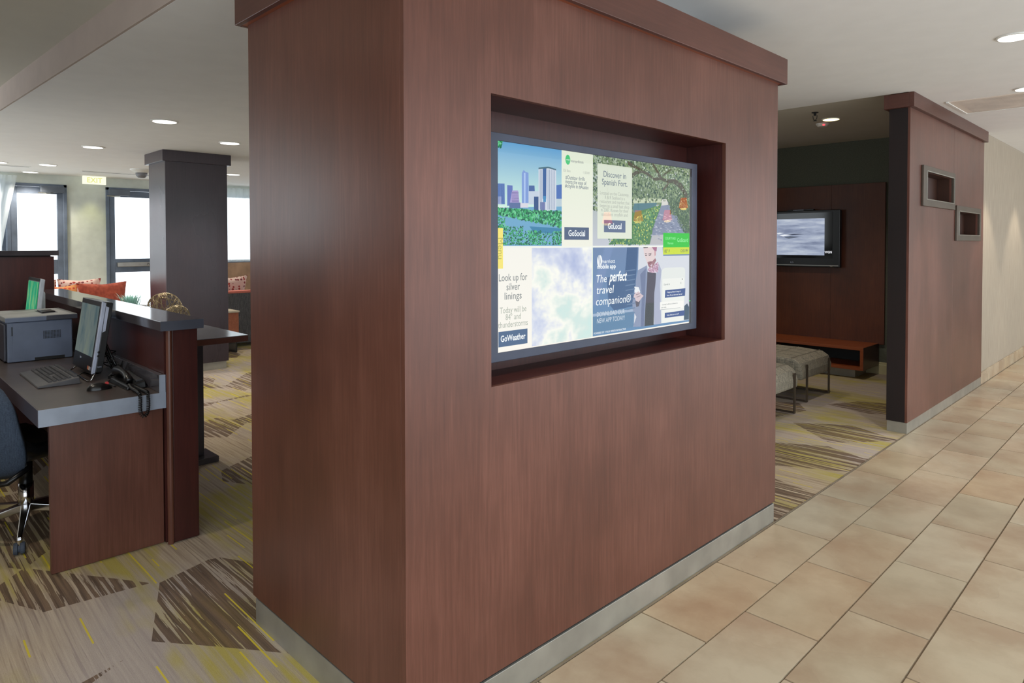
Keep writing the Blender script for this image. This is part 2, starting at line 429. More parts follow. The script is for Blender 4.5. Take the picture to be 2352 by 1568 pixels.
# far wall on the left with two glazed doors and a curtained window; unseen stretches opened for extra daylight
XW = -12.6
m = MB()
D1 = (1.62, 2.36); D2 = (2.88, 3.76)
DH = 2.405
for a, b in ((.13, .25), (D1[1], D2[0]), (D2[1], 4.25)): m.box(XW-.2, XW, a, b, 0, 2.56)
m.box(XW-.2, XW, -1.8, D1[0], 2.45, 2.56).box(XW-.2, XW, D1[0], D1[1], DH, 2.56).box(XW-.2, XW, D2[0], D2[1], DH, 2.56)
st('wall_left', m, M['wallpaint'])
st('wall_left.001', B(XW-.2, XW+.004, 4.25, 16, 0, 1.15), M['tan'])
st('wall_left.002', MB().box(XW-.2, XW, 4.25, 16, 2.40, 2.56), M['wallpaint'])
# the exit sign's bulkhead between the doors
def glazed_door(name, y0, y1, hinge_far, closer_y, push):
    d = thing(name, (XW, (y0+y1)/2, 0), None, None, kind='structure')
    f = MB().box(XW-.06, XW+.03, y0, y0+.045, 0, DH).box(XW-.06, XW+.03, y1-.045, y1, 0, DH).box(XW-.06, XW+.03, y0, y1, DH-.045, DH)
    f.build('door_frame', M['door'], d, bevel=.004)
    a, b = y0+.05, y1-.05; s = .075
    l = MB().box(XW-.03, XW+.015, a, a+s, .01, DH-.05).box(XW-.03, XW+.015, b-s, b, .01, DH-.05).box(XW-.03, XW+.015, a+s, b-s, DH-.05-.10, DH-.05)
    l.box(XW-.03, XW+.015, a+s, b-s, .01, .24).box(XW-.03, XW+.015, a+s, b-s, 1.03, 1.25)
    leaf = l.build('door_leaf', M['door'], d, bevel=.004)
    MB().box(XW-.012, XW-.004, a+s, b-s, .24, 1.03).build('pane', M['glass'], leaf)
    MB().box(XW-.012, XW-.004, a+s, b-s, 1.25, DH-.15).build('pane', M['glass'], leaf)
    c = MB().box(XW+.015, XW+.085, closer_y, closer_y+.30, DH-.13, DH-.03).build('door_closer', M['cover'], d, bevel=.008)
    MB().tube([(XW+.05, closer_y+.16, DH-.135), (XW+.14, closer_y+.06, DH-.15), (XW+.05, closer_y-.02, DH-.14)], .009, 6).build('closer_arm', M['steel'], c)
    if push:
        p = MB().box(XW+.03, XW+.075, a+s+.015, b-s-.0, 1.12, 1.19).build('push_bar', M['steel'], d, bevel=.006)
        text('PUSH', .062, (XW+.0762, a+s+.50, 1.155), (PI/2, 0, PI/2), M['blackmat'], p, width=.11)
    return d
glazed_door('door_1', D1[0], D1[1], 1, D1[0]+.40, False)
glazed_door('door_2', D2[0], D2[1], 0, D2[0]+.03, True)
# sidelight window left of door_1 and the window right of the doors
win = thing('window_1', (XW, 5.6, 1.15), None, None, kind='structure')
MB().box(XW-.12, XW-.06, 4.25, 7.0, 1.15, 1.2).box(XW-.12, XW-.06, 4.25, 7, 2.34, 2.4).box(XW-.12, XW-.06, 5.3, 5.36, 1.2, 2.34).box(XW-.12, XW-.06, 4.25, 4.30, 1.2, 2.34).build('window_frame', M['door'], win)
MB().box(XW-.095, XW-.085, 4.30, 5.3, 1.2, 2.34).build('pane', M['glass'], win)
MB().box(XW-.095, XW-.085, 5.36, 7.0, 1.2, 2.34).build('pane', M['glass'], win)
win = thing('window_2', (XW, .9, 0), None, None, kind='structure')
MB().box(XW-.12, XW-.06, .25, .31, 0, 2.45).box(XW-.12, XW-.06, 1.57, 1.62, 0, 2.45).box(XW-.12, XW-.06, .31, 1.57, 2.39, 2.45).build('window_frame', M['door'], win)
MB().box(XW-.095, XW-.085, .31, 1.57, 0, 2.39).build('pane', M['glass'], win)

# alcove walls, corridor wall, end wall
YT = 8.20
st('wall_back', B(-5.0, -1.60, YT, YT+.12, 0, CH+.1), M['cover_wall'])
st('wall_alcove', B(-5.1, -5.0, YF+2.0, YT+.1, 0, CH+.1), M['cover_wall'])
st('baseboard_back', MB().prism([(YT, 0), (YT, .14), (YT-.008, .135), (YT-.008, .115), (YT-.014, .108), (YT-.014, 0)], 'x', -5.0, -1.75), M['baseb'])
st('wall_right', B(-1.72, -1.612, YT+.12, 16, 0, CH+.02), M['beige'])
st('wall_light_blocker', B(-7.0, -1.55, -1.9, -1.8, 0, 2.8), M['beige'])  # unseen wall added behind the viewer, keeps light off the pillar's left face
st('wall_end', B(-1.72, 3.6, 16, 16.1, 0, CH+.1), M['beige'])
bb = tag(B(-1.612, -1.608, 8.30, 16, .0, .128).build('baseboard_right', M['grout']), kind='structure')
for k in range(24):
    B(-1.610, -1.596, 8.302+.305*k, 8.302+.305*k+.302, .001, .13).build('tile', M['tile'], bb)

PEND = [(2.524, 7.378, 1.87), (2.524, 8.106, 1.92), (2.524, 8.871, 1.95), (2.524, 9.329, 2.16)]
# ================================================================== BIG PILLAR
pil = thing('pillar', ((XF+XL)/2, (YN+YF)/2, 0), 'large cherry veneer pillar with a recessed bright display and grey metal kick plate', 'pillar')
ny0, ny1, nz0, nz1 = 1.413, 2.893, 1.043, 1.973
ND = .215
zk, zt = .115, 2.345
m = MB()
t_ = .02
for a in ((YN, ny0, zk, zt), (ny1, YF, zk, zt), (ny0, ny1, zk, nz0), (ny0, ny1, nz1, zt)): m.box(XF-t_, XF, *a)
import bmesh
fp = m
# face with a true opening: one polygon ring so the veneer runs unbroken
def ring_panel(x, th, o, i):
    (a0, b0, c0, d0), (a1, b1, c1, d1) = o, i
    O = [(a0, c0), (b0, c0), (b0, d0), (a0, d0)]; I = [(a1, c1), (b1, c1), (b1, d1), (a1, d1)]
    q = MB(); n = 0
    q.v = [(x, *p) for p in O]+[(x, *p) for p in I]+[(x-th, *p) for p in O]+[(x-th, *p) for p in I]
    for k in range(4):
        j = (k+1) % 4
        q.f += [(k, j, 4+j, 4+k), (8+j, 8+k, 12+k, 12+j), (k, 8+k, 8+j, j), (4+j, 12+j, 12+k, 4+k)]
        q.c += [None]*4
    return q
front = ring_panel(XF, t_, (YN, YF, zk, zt), (ny0, ny1, nz0, nz1)).build('front_panel', M['wood'], pil, bevel=.0015)
B(XL, XF-t_, YN, YN+.02, zk, zt).build('side_panel', M['wood'], pil, bevel=.0015)
B(XL, XF-t_, YF-.02, YF, zk, zt).build('side_panel', M['wood'], pil, bevel=.0015)
B(XL, XL+.02, YN+.02, YF-.02, zk, zt).build('back_panel', M['wood'], pil)
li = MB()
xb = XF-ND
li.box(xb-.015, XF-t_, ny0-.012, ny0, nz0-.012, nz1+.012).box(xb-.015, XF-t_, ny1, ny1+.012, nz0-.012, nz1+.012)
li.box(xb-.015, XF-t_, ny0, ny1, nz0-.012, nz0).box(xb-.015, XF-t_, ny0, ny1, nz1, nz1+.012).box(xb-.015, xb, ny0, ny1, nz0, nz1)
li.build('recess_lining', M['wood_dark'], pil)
kp = MB().prism([(XF-.004, YN+.006), (XF-.004, YF-.004), (XL+.01, YF-.004), (XL+.01, YN+.006)], 'z', .001, .103)
kp.build('kick_plate', M['kick'], pil, bevel=.002)
MB().box(XL+.02, XF-.012, YN+.02, YF-.02, .1, .12).build('shadow_gap', M['blackmat'], pil)
c_ = .036
def ringbox(x0, x1, y0, y1, z0, z1, t=.02):
    return MB().box(x1-t, x1, y0, y1, z0, z1), MB().box(x0, x1-t, y0, y0+t, z0, z1), MB().box(x0, x0+t, y0+t, y1, z0, z1), MB().box(x0+t, x1-t, y1-t, y1, z0, z1)
r1, r2, r3, r4 = ringbox(XL-c_, XF+c_, YN-c_, YF+c_, 2.343, 2.476)
crown = MB(); 
for r in (r1, r3): 
    n = len(crown.v); crown.v += r.v; crown.f += [tuple(i+n for i in f) for f in r.f]; crown.c += r.c
cr = crown.build('crown', M['wood_h'], pil, bevel=.002)
crown = MB()
for r in (r2, r4):
    n = len(crown.v); crown.v += r.v; crown.f += [tuple(i+n for i in f) for f in r.f]; crown.c += r.c
crown.build('crown', M['wood_hx'], pil, bevel=.002)
MB().box(XL-c_+.02, XF+c_-.02, YN-c_+.02, YN, 2.344, 2.35).box(XF, XF+c_-.02, YN, YF, 2.344, 2.35).box(XL, XF, YF, YF+c_-.02, 2.344, 2.35).box(XL-c_+.02, XL, YN, YF, 2.344, 2.35).build('crown_soffit', M['wood_bench'], pil)

# ================================================================== DISPLAY IN THE RECESS
SY, SZ, SW, SH = 1.523, 1.846, 1.203, .717
xs = -1.692
disp = thing('display', (xs-.05, SY+SW/2, SZ-SH-.03), 'large lit touch display with six-part page, set in the pillar recess', 'display')
bz = .043
g_ = .017
B(xb+.001, xs-.004, SY-.02, SY+SW+.02, SZ-SH-.02, SZ+.02).build('housing', M['black'], disp)
ring_panel(xs+.0045, .03, (SY-bz, SY+SW+g_+bz, SZ-SH-.031, SZ+.027), (SY, SY+SW+g_, SZ-SH, SZ)).build('bezel', plain('slate_blue_bezel', (56, 62, 80), .35, .2), disp, bevel=.002)
B(xs-.03, xs-.002, SY+SW+.001, SY+SW+g_, SZ-SH, SZ).build('bezel', M['black'], disp)
LAY = [0]
def W(u, v): return (xs+.0001*LAY[0], SY+u*SW, SZ-v*SH)
class Pic:
    def __init__(s): s.m = MB()
    def rect(s, u0, u1, v0, v1, col):
        if isinstance(col[0], tuple): top, bot = col; cc = [bot, bot, top, top]
        else: cc = col
        s.m.poly([W(u0, v1), W(u1, v1), W(u1, v0), W(u0, v0)], cc)
    def poly(s, pts, col):
        a = sum(pts[i][0]*pts[(i+1) % len(pts)][1]-pts[(i+1) % len(pts)][0]*pts[i][1] for i in range(len(pts)))
        s.m.poly([W(max(.0, min(1, u)), v) for u, v in (pts[::-1] if a > 0 else pts)], col)
    def blob(s, u, v, r, col, rnd, n=7, clip=None):
        pts = []
        for k in range(n):
            q = 2*PI*k/n; rr = r*rnd.uniform(.55, 1.15)
            a, b = u+rr*math.cos(q)*.6, v+rr*math.sin(q)
            if clip: a = min(max(a, clip[0]), clip[1]); b = min(max(b, clip[2]), clip[3])
            pts.append((a, b))
        s.poly(pts, col)
    def done(s, name, parent):
        return s.m.build(name, M['lit'], parent)
MAN=[
([(0.479,0.504),(0.525,0.505),(0.491,0.625),(0.442,0.812),(0.418,0.825),(0.417,0.731)],(118,142,182)),
([(0.602,0.503),(0.665,0.502),(0.657,0.632),(0.648,0.75),(0.615,0.806),(0.582,0.72),(0.594,0.609)],(62,92,134)),
([(0.491,0.673),(0.64,0.665),(0.64,0.85),(0.53,0.862),(0.499,0.818)],(70,100,140)),
([(0.416,0.864),(0.64,0.863),(0.641,0.973),(0.416,0.982)],(96,134,168)),
([(0.416,0.868),(0.64,0.867),(0.64,0.882),(0.416,0.884)],(160,180,205)),
([(0.669,0.502),(0.817,0.501),(0.822,0.56),(1.0,0.56),(1.002,0.981),(0.641,0.973),(0.649,0.809),(0.665,0.641)],(214,218,226)),
([(0.665,0.641),(0.719,0.614),(0.724,0.653),(0.718,0.773),(0.705,0.98),(0.636,0.972),(0.657,0.916),(0.636,0.875),(0.632,0.833),(0.64,0.791),(0.653,0.767),(0.652,0.7)],(140,152,180)),
([(0.678,0.667),(0.713,0.631),(0.709,0.772),(0.701,0.98),(0.683,0.977),(0.689,0.796)],(112,124,156)),
([(0.792,0.604),(0.811,0.648),(0.802,0.736),(0.807,0.869),(0.809,0.98),(0.766,0.978),(0.761,0.864),(0.765,0.777),(0.776,0.673)],(172,178,200)),
([(0.722,0.653),(0.776,0.664),(0.772,0.734),(0.765,0.786),(0.762,0.979),(0.705,0.979),(0.713,0.816),(0.72,0.709)],(82,78,92)),
([(0.712,0.841),(0.763,0.842),(0.762,0.979),(0.705,0.979)],(66,70,74)),
([(0.724,0.636),(0.789,0.595),(0.793,0.621),(0.785,0.656),(0.753,0.663),(0.726,0.649)],(196,160,180)),
([(0.697,0.51),(0.753,0.5),(0.775,0.516),(0.771,0.572),(0.764,0.603),(0.744,0.632),(0.728,0.618),(0.719,0.597),(0.716,0.588),(0.711,0.573),(0.702,0.553)],(226,208,208)),
([(0.722,0.595),(0.739,0.59),(0.753,0.59),(0.771,0.572),(0.777,0.586),(0.754,0.63),(0.733,0.627),(0.725,0.612)],(160,118,126)),
([(0.728,0.602),(0.746,0.595),(0.748,0.599),(0.731,0.606)],(120,70,80)),
([(0.709,0.55),(0.72,0.554),(0.717,0.558),(0.708,0.555)],(60,50,60)),
([(0.729,0.553),(0.745,0.548),(0.744,0.553),(0.731,0.557)],(60,50,60)),
([(0.707,0.541),(0.721,0.545),(0.721,0.548),(0.707,0.545)],(90,70,80)),
([(0.727,0.545),(0.746,0.54),(0.746,0.544),(0.728,0.549)],(90,70,80)),
([(0.764,0.528),(0.774,0.526),(0.774,0.555),(0.766,0.559)],(205,160,165)),
([(0.744,0.5),(0.782,0.5),(0.778,0.531),(0.764,0.526),(0.753,0.511)],(168,110,140)),
([(0.694,0.501),(0.726,0.5),(0.724,0.509),(0.699,0.511)],(70,64,70)),
([(0.649,0.822),(0.679,0.823),(0.671,0.854),(0.656,0.858)],(96,92,106)),
([(0.644,0.736),(0.669,0.741),(0.679,0.77),(0.666,0.794),(0.645,0.775)],(232,236,240)),
([(0.645,0.767),(0.655,0.774),(0.67,0.765),(0.683,0.783),(0.699,0.795),(0.683,0.813),(0.67,0.83),(0.655,0.822),(0.64,0.796)],(214,196,202)),
([(0.653,0.783),(0.675,0.778),(0.677,0.781),(0.654,0.788)],(150,130,140)),
([(0.656,0.798),(0.679,0.792),(0.681,0.795),(0.658,0.802)],(150,130,140)),
([(0.965,0.887),(0.986,0.871),(0.999,0.896),(0.998,0.978),(0.963,0.977)],(60,84,104)),
([(0.812,0.653),(0.82,0.64),(0.834,0.634),(0.952,0.635),(0.965,0.641),(0.971,0.654),(0.963,0.98),(0.812,0.976)],(228,232,228)),
([(0.818,0.702),(0.965,0.702),(0.961,0.979),(0.817,0.976)],(238,240,234)),
([(0.835,0.774),(0.973,0.772),(0.97,0.821),(0.833,0.821)],(58,84,142)),
([(0.802,0.844),(0.96,0.85),(0.958,0.896),(0.802,0.893)],(246,246,240)),
([(0.804,0.89),(0.938,0.893),(0.938,0.895),(0.804,0.893)],(170,175,180)),
([(0.833,0.915),(0.968,0.914),(0.966,0.948),(0.832,0.946)],(58,84,142)),
([(0.947,0.709),(0.953,0.709),(0.953,0.714),(0.947,0.714)],(40,40,50))]
CITY=[
([(0.0,0.314),(0.269,0.291),(0.269,0.495),(-0.0,0.494)],(112,168,204)),
([(0.127,0.398),(0.269,0.405),(0.269,0.434),(0.145,0.43)],(60,130,170)),
([(0.0,0.2),(0.028,0.198),(0.029,0.296),(0.0,0.298)],(88,120,182)),
([(0.0,0.262),(0.016,0.26),(0.016,0.297),(0.0,0.298)],(150,165,205)),
([(0.038,0.204),(0.059,0.204),(0.06,0.299),(0.038,0.303)],(95,115,185)),
([(0.048,0.289),(0.057,0.228),(0.081,0.226),(0.087,0.289)],(168,156,205)),
([(0.046,0.287),(0.09,0.284),(0.09,0.311),(0.046,0.313)],(90,112,158)),
([(0.09,0.284),(0.122,0.282),(0.122,0.306),(0.09,0.308)],(215,215,225)),
([(0.096,0.139),(0.104,0.122),(0.108,0.13),(0.123,0.135),(0.125,0.284),(0.096,0.286)],(124,154,214)),
([(0.104,0.138),(0.111,0.137),(0.111,0.285),(0.104,0.286)],(170,195,235)),
([(0.125,0.197),(0.148,0.195),(0.15,0.233),(0.125,0.235)],(70,100,160)),
([(0.123,0.225),(0.166,0.221),(0.166,0.287),(0.123,0.29)],(196,208,224)),
([(0.146,0.25),(0.169,0.248),(0.169,0.325),(0.146,0.326)],(50,82,134)),
([(0.165,0.104),(0.207,0.093),(0.242,0.101),(0.243,0.31),(0.165,0.325)],(206,214,226)),
([(0.183,0.1),(0.199,0.096),(0.198,0.257),(0.183,0.258)],(50,92,152)),
([(0.185,0.244),(0.197,0.243),(0.197,0.273),(0.185,0.274)],(70,140,190)),
([(0.165,0.104),(0.207,0.093),(0.242,0.101),(0.242,0.108),(0.207,0.101),(0.165,0.112)],(64,104,120)),
([(0.173,0.275),(0.193,0.274),(0.193,0.324),(0.173,0.325)],(110,120,170)),
([(0.243,0.183),(0.268,0.177),(0.268,0.251),(0.243,0.253)],(74,112,182)),
([(0.243,0.253),(0.268,0.251),(0.268,0.291),(0.243,0.293)],(186,204,214)),
([(0.171,0.113),(0.173,0.113),(0.173,0.311),(0.171,0.314)],(120,140,175)),
([(0.177,0.112),(0.179,0.112),(0.179,0.311),(0.177,0.314)],(120,140,175)),
([(0.205,0.108),(0.207,0.108),(0.207,0.309),(0.205,0.312)],(120,140,175)),
([(0.212,0.108),(0.214,0.107),(0.214,0.309),(0.212,0.311)],(120,140,175)),
([(0.219,0.107),(0.221,0.106),(0.221,0.308),(0.219,0.311)],(120,140,175)),
([(0.227,0.106),(0.229,0.105),(0.229,0.308),(0.227,0.311)],(120,140,175)),
([(0.234,0.105),(0.236,0.104),(0.236,0.307),(0.234,0.31)],(120,140,175)),
([(0.003,0.205),(0.004,0.204),(0.004,0.293),(0.003,0.293)],(60,90,150)),
([(0.009,0.204),(0.01,0.204),(0.01,0.292),(0.009,0.292)],(60,90,150)),
([(0.015,0.203),(0.016,0.203),(0.016,0.292),(0.015,0.292)],(60,90,150)),
([(0.021,0.203),(0.022,0.203),(0.022,0.291),(0.02,0.291)],(60,90,150)),
([(0.056,0.236),(0.083,0.234),(0.083,0.236),(0.056,0.239)],(120,110,165)),
([(0.056,0.243),(0.083,0.241),(0.083,0.244),(0.056,0.246)],(120,110,165)),
([(0.056,0.251),(0.083,0.249),(0.083,0.251),(0.056,0.253)],(120,110,165)),
([(0.056,0.258),(0.083,0.256),(0.083,0.259),(0.056,0.261)],(120,110,165)),
([(0.056,0.266),(0.083,0.263),(0.083,0.266),(0.056,0.268)],(120,110,165)),
([(0.056,0.273),(0.083,0.271),(0.083,0.274),(0.056,0.276)],(120,110,165)),
([(0.056,0.28),(0.083,0.278),(0.083,0.281),(0.056,0.283)],(120,110,165))]
PARK=[
([(0.454,0.006),(1.0,-0.003),(0.999,0.232),(0.63,0.257),(0.454,0.133)],(120,140,112)),
([(0.63,0.216),(0.813,0.207),(0.814,0.23),(0.63,0.25)],(196,206,176)),
([(0.63,0.25),(0.781,0.234),(0.761,0.294),(0.63,0.31)],(84,124,134)),
([(0.63,0.305),(0.792,0.251),(0.813,0.225),(0.741,0.489),(0.501,0.488)],(86,132,80)),
([(0.841,0.212),(0.998,0.157),(0.997,0.417),(0.902,0.307),(0.863,0.242)],(72,100,72)),
([(0.811,0.215),(0.841,0.207),(0.863,0.242),(0.996,0.42),(0.825,0.42),(0.82,0.489),(0.735,0.489),(0.761,0.374),(0.808,0.25)],(132,142,166)),
([(0.812,0.212),(0.841,0.207),(0.858,0.242),(0.809,0.25)],(214,212,206)),
([(0.751,0.434),(0.822,0.428),(0.82,0.489),(0.735,0.489)],(186,186,190)),
([(0.629,0.075),(0.649,0.058),(0.688,0.048),(0.719,0.054),(0.76,0.084),(0.802,0.076),(0.846,0.084),(0.901,0.077),(0.942,0.099),(0.983,0.159),(0.986,0.196),(0.965,0.195),(0.959,0.171),(0.93,0.132),(0.89,0.105),(0.851,0.106),(0.802,0.094),(0.765,0.102),(0.719,0.074),(0.688,0.063),(0.654,0.077),(0.629,0.103)],(84,80,66)),
([(0.747,0.0),(0.76,0.001),(0.813,0.077),(0.797,0.084)],(88,84,70)),
([(0.846,0.107),(0.862,0.108),(0.824,0.158),(0.813,0.153)],(96,92,78)),
([(0.813,0.062),(0.873,0.014),(0.876,0.019),(0.818,0.069)],(90,86,74)),
([(0.605,0.006),(0.688,0.043),(0.688,0.058),(0.605,0.03)],(84,80,66))]

rnd = random.Random(7)
bgp = Pic(); bgp.rect(0, 1, 0, 1, ((240, 240, 232), (250, 246, 236))); scr = bgp.done('screen', disp)
# skyline picture
LAY[0] = 2; p = Pic(); p.rect(0, .267, 0, .31, ((96, 160, 208), (206, 238, 224)))
LAY[0] = 3
for i, (pts, c) in enumerate(CITY):
    LAY[0] = 3+i*.12; p.poly(pts, c)
greens = [(20, 104, 72), (34, 130, 84), (56, 164, 100), (80, 188, 120), (24, 84, 74), (110, 200, 150)]
n = 0
for k in range(1300):
    u = rnd.uniform(.0, .267); top = .335+.05*math.sin(u*18)+.02*u/.267; v = rnd.uniform(.318, .345+.055*(u/.267))
    n += 1; LAY[0] = 6+n*.0012; p.blob(u, v, rnd.uniform(.003, .009), rnd.choice(greens), rnd, clip=(0, .267, .29, .49))
for k in range(1100):
    a = rnd.random()
    if a < .3: u, v = rnd.uniform(.02, .10), rnd.uniform(.40, .49)
    elif a < .65: u, v = rnd.gauss(.15, .03), rnd.uniform(.42, .49)
    elif a < .85: u, v = rnd.uniform(.225, .267), rnd.uniform(.42, .49)
    elif a < .95: u, v = rnd.uniform(.0, .03), rnd.uniform(.36, .42)
    else: u, v = rnd.uniform(.02, .267), rnd.uniform(.48, .49)
    n += 1; LAY[0] = 6+n*.0012; p.blob(u, v, rnd.uniform(.002, .006), rnd.choice(greens), rnd, clip=(0, .267, .34, .491))
for k in range(40):
    n += 1; LAY[0] = 6+n*.0012; p.blob(rnd.uniform(0, .018), rnd.uniform(.0, .03), .006, rnd.choice(greens), rnd, clip=(0, .03, 0, .06))
p.done('skyline_picture', disp)
# park picture
LAY[0] = 2; q = Pic(); q.rect(.417, 1, 0, .497, ((150, 168, 150), (196, 200, 210)))
for i, (pts, c) in enumerate(PARK[:6]): LAY[0] = 2.5+i*.1; q.poly([(max(.417, a), min(.497, max(0, b))) for a, b in pts], c)
n = 0
fol = [(74, 96, 70), (98, 120, 88), (124, 146, 110), (150, 168, 130), (60, 84, 74), (168, 184, 160), (110, 136, 92), (196, 204, 200)]
for k in range(3600):
    u = rnd.uniform(.417, 1); v = rnd.uniform(0, .30)
    if v > .19+.05*rnd.random() and u < .86 and u > .64: continue
    n += 1; LAY[0] = 3.2+n*.0004; q.blob(u, v, rnd.uniform(.003, .011), rnd.choice(fol[:7]*2+fol if v < .14 else fol[:5]), rnd, clip=(.417, 1, 0, .33))
for i, (pts, c) in enumerate(PARK[6:8]): LAY[0] = 5.0+i*.1; q.poly([(max(.417, a), min(.497, max(0, b))) for a, b in pts], c)
LAY[0] = 5.3; q.poly([(max(.417, a), min(.497, b)) for a, b in PARK[8][0]], PARK[8][1])
for i, (pts, c) in enumerate(PARK[9:]): LAY[0] = 5.4+i*.1; q.poly([(min(1, max(.417, a)), min(.497, max(0, b))) for a, b in pts], c)
n = 0
for k in range(500):       # leaves in front of the branches
    u = rnd.uniform(.417, 1); v = rnd.uniform(0, .22); n += 1; LAY[0] = 6+n*.001; q.blob(u, v, rnd.uniform(.002, .006), rnd.choice(fol), rnd, clip=(.417, 1, 0, .33))
for k in range(1900):       # flower bank and hedge
    if rnd.random() < .6:
        v = rnd.uniform(.26, .492); f = (v-.26)/.232; r1_ = .80-.09*f; l = max(.63, .76-.36*f) if f < .5 else .50+.0*f
        u = rnd.uniform(l, r1_); c = rnd.choice([(52, 104, 72), (78, 134, 82), (110, 160, 100), (60, 120, 110), (206, 214, 110), (140, 180, 120)])
    else:
        v = rnd.uniform(.20, .42); f = (v-.2)/.22; u = rnd.uniform(.84+.16*f**1.2*.8, 1.0); c = rnd.choice([(58, 80, 60), (84, 108, 78), (110, 134, 96), (70, 96, 84)])
    n += 1; LAY[0] = 7+n*.0005; q.blob(u, v, rnd.uniform(.002, .007), c, rnd, clip=(.417, 1, 0, .496))
for k in range(110):       # light flecks on the path
    v = rnd.uniform(.30, .46); f = (v-.26)/.2; u = rnd.uniform(.79-.07*f, .83+.15*f); n += 1; LAY[0] = 8.2+n*.001
    q.poly([(u, v), (u+.012, v+.002), (u+.014, v+.006), (u+.002, v+.005)], rnd.choice([(186, 190, 204), (110, 118, 146), (160, 168, 188)]))
q.done('park_picture', disp)
# clouds picture (procedural), app advertisement
LAY[0] = 2
MB().poly([W(.137, .995), W(.412, .995), W(.412, .504), W(.137, .504)]).build('cloud_picture', M['clouds'], disp, fix=False)
a_ = Pic(); a_.rect(.417, 1, .504, .992, ((110, 134, 172), (98, 140, 180)))
for i, (pts, c) in enumerate(MAN): LAY[0] = 3+i*.12; a_.poly([(min(.999, u), min(.992, v)) for u, v in pts], c)
rn2 = random.Random(3)
for k in range(60):        # check of the scarf
    u, v = rn2.uniform(.73, .788), rn2.uniform(.605, .655); LAY[0] = 7.2+k*.002
    a_.poly([(u, v), (u+.004, v), (u+.004, v+.005), (u, v+.005)], rn2.choice([(150, 90, 130), (226, 210, 226)]))
for k in range(10):        # stair treads
    v = .64+.028*k; LAY[0] = 7.6; a_.poly([(.585+.002*k, v), (.648, v-.006), (.648, v+.000), (.585+.002*k, v+.006)], (104, 130, 164))
a_.done('advert_picture', disp)
# flat panels, buttons, tags
LAY[0] = 10; b_ = Pic()
b_.rect(.267, .415, 0, .5, ((226, 234, 214), (240, 240, 226)))
b_.rect(.440, .628, .042, .456, ((214, 222, 204), (226, 232, 214)))
b_.rect(.0, 1, .495, .505, (240, 242, 234)); b_.rect(.412, .417, .5, .995, (232, 240, 226))
LAY[0] = 11
b_.rect(.279, .397, .397, .463, (82, 98, 128)); b_.rect(.474, .591, .352, .420, (96, 112, 142)); b_.rect(.003, .118, .902, .975, (78, 104, 138))
b_.rect(0, .021, .41, .602, (246, 230, 120)); b_.rect(.82, .999, .417, .507, (40, 196, 50)); b_.rect(.82, .999, .507, .552, (204, 222, 44))
cpts = [(.295+.0115*math.cos(2*PI*k/20)*1.0, .045+.026*math.sin(2*PI*k/20)) for k in range(20)]; b_.poly(cpts, (70, 196, 120))
# the emblem above the app name: a disc of leaning stripes
b_.poly([(.452+.0135*math.cos(2*PI*k/24), .580+.034*math.sin(2*PI*k/24)) for k in range(24)], (236, 240, 244))
for c0 in (-.002, .0045):
    LAY[0] = 11.5
    b_.poly([(.452+c0-.0075, .546), (.452+c0-.0055, .546), (.452+c0+.0065, .616), (.452+c0+.0045, .616)], (104, 128, 168))
b_.done('page_panels', disp)
ink = emit('screen_ink', (126, 132, 134), 1); ink2 = emit('screen_ink_slate', (96, 110, 128), 1); inkl = emit('screen_ink_light', (176, 182, 170), 1)
inkw = emit('screen_ink_white', (244, 248, 250), 1); inkg = emit('screen_ink_grass', (150, 240, 160), 1); inkd = emit('screen_ink_dark', (70, 80, 90), 1)
def T(body, u, v, size, wd, mat, sh=0, bold=0, align='CENTER'):
    return text(body, size, (xs+.0014, SY+u*SW, SZ-v*SH), (PI/2, 0, PI/2), mat, disp, width=wd*SW, shear=sh, depth=.0001, bold=bold)
T('Look up for', .060, .647, .036, .112, ink); T('silver', .060, .692, .036, .053, ink); T('linings', .060, .736, .036, .067, ink)
T('Today will be', .061, .803, .030, .105, inkl); T('84° and', .061, .837, .030, .060, inkl); T('thunderstorms', .061, .872, .030, .117, inkl)
T('GoWeather', .060, .938, .030, .098, inkw, bold=.0006)
o = text('Menu', .034, (xs+.0014, SY+.0105*SW, SZ-.506*SH), (PI/2, 0, PI/2), emit('screen_ink_olive', (190, 184, 90), 1), disp, width=.072, depth=.0001); o.rotation_euler = Matrix.Rotation(PI/2, 3, 'X').to_euler(); o.rotation_euler = (Matrix.Rotation(PI/2, 3, 'Z') @ Matrix.Rotation(PI/2, 3, 'X') @ Matrix.Rotation(-PI/2, 3, 'Z')).to_euler()
T('courtyardhotels', .339, .049, .015, .060, ink); T('326 likes', .290, .103, .014, .034, inkl); T('11:38 AM', .383, .103, .014, .030, inkl)
T('courtyard', .295, .045, .007, .016, inkw)
T('#Outdoor thrills', .330, .138, .021, .092, ink2); T('meets the ease of', .333, .160, .021, .100, ink2); T('#citylife in #Austin', .338, .182, .021, .112, ink2)
T('GoSocial', .338, .430, .032, .080, inkw, bold=.0005)
T('Discover in', .532, .098, .034, .122, ink2); T('Spanish Fort.', .532, .142, .034, .138, ink2)
for k, (s_, wd) in enumerate((('Located on the Causeway,', .158), ('R & R Seafood is a', .108), ('restaurant and market that', .162), ('began as a small bait shop', .160), ('in 2007. Known for their', .150), ('succulent crayfish and', .142))):
    T(s_, .532, .203+.0235*k, .020, wd, inkl)
T('GoLocal', .532, .386, .034, .074, inkw, bold=.0005)
T('marriott', .497, .583, .022, .071, inkw); T('mobile app', .488, .612, .024, .098, inkw, bold=.0005)
T('The', .460, .680, .044, .054, inkw, .15); T('perfect', .549, .672, .058, .100, inkw, .35, .0012); T('travel', .480, .742, .046, .092, inkw, .15); T('companion®', .526, .805, .046, .190, inkw, .15)
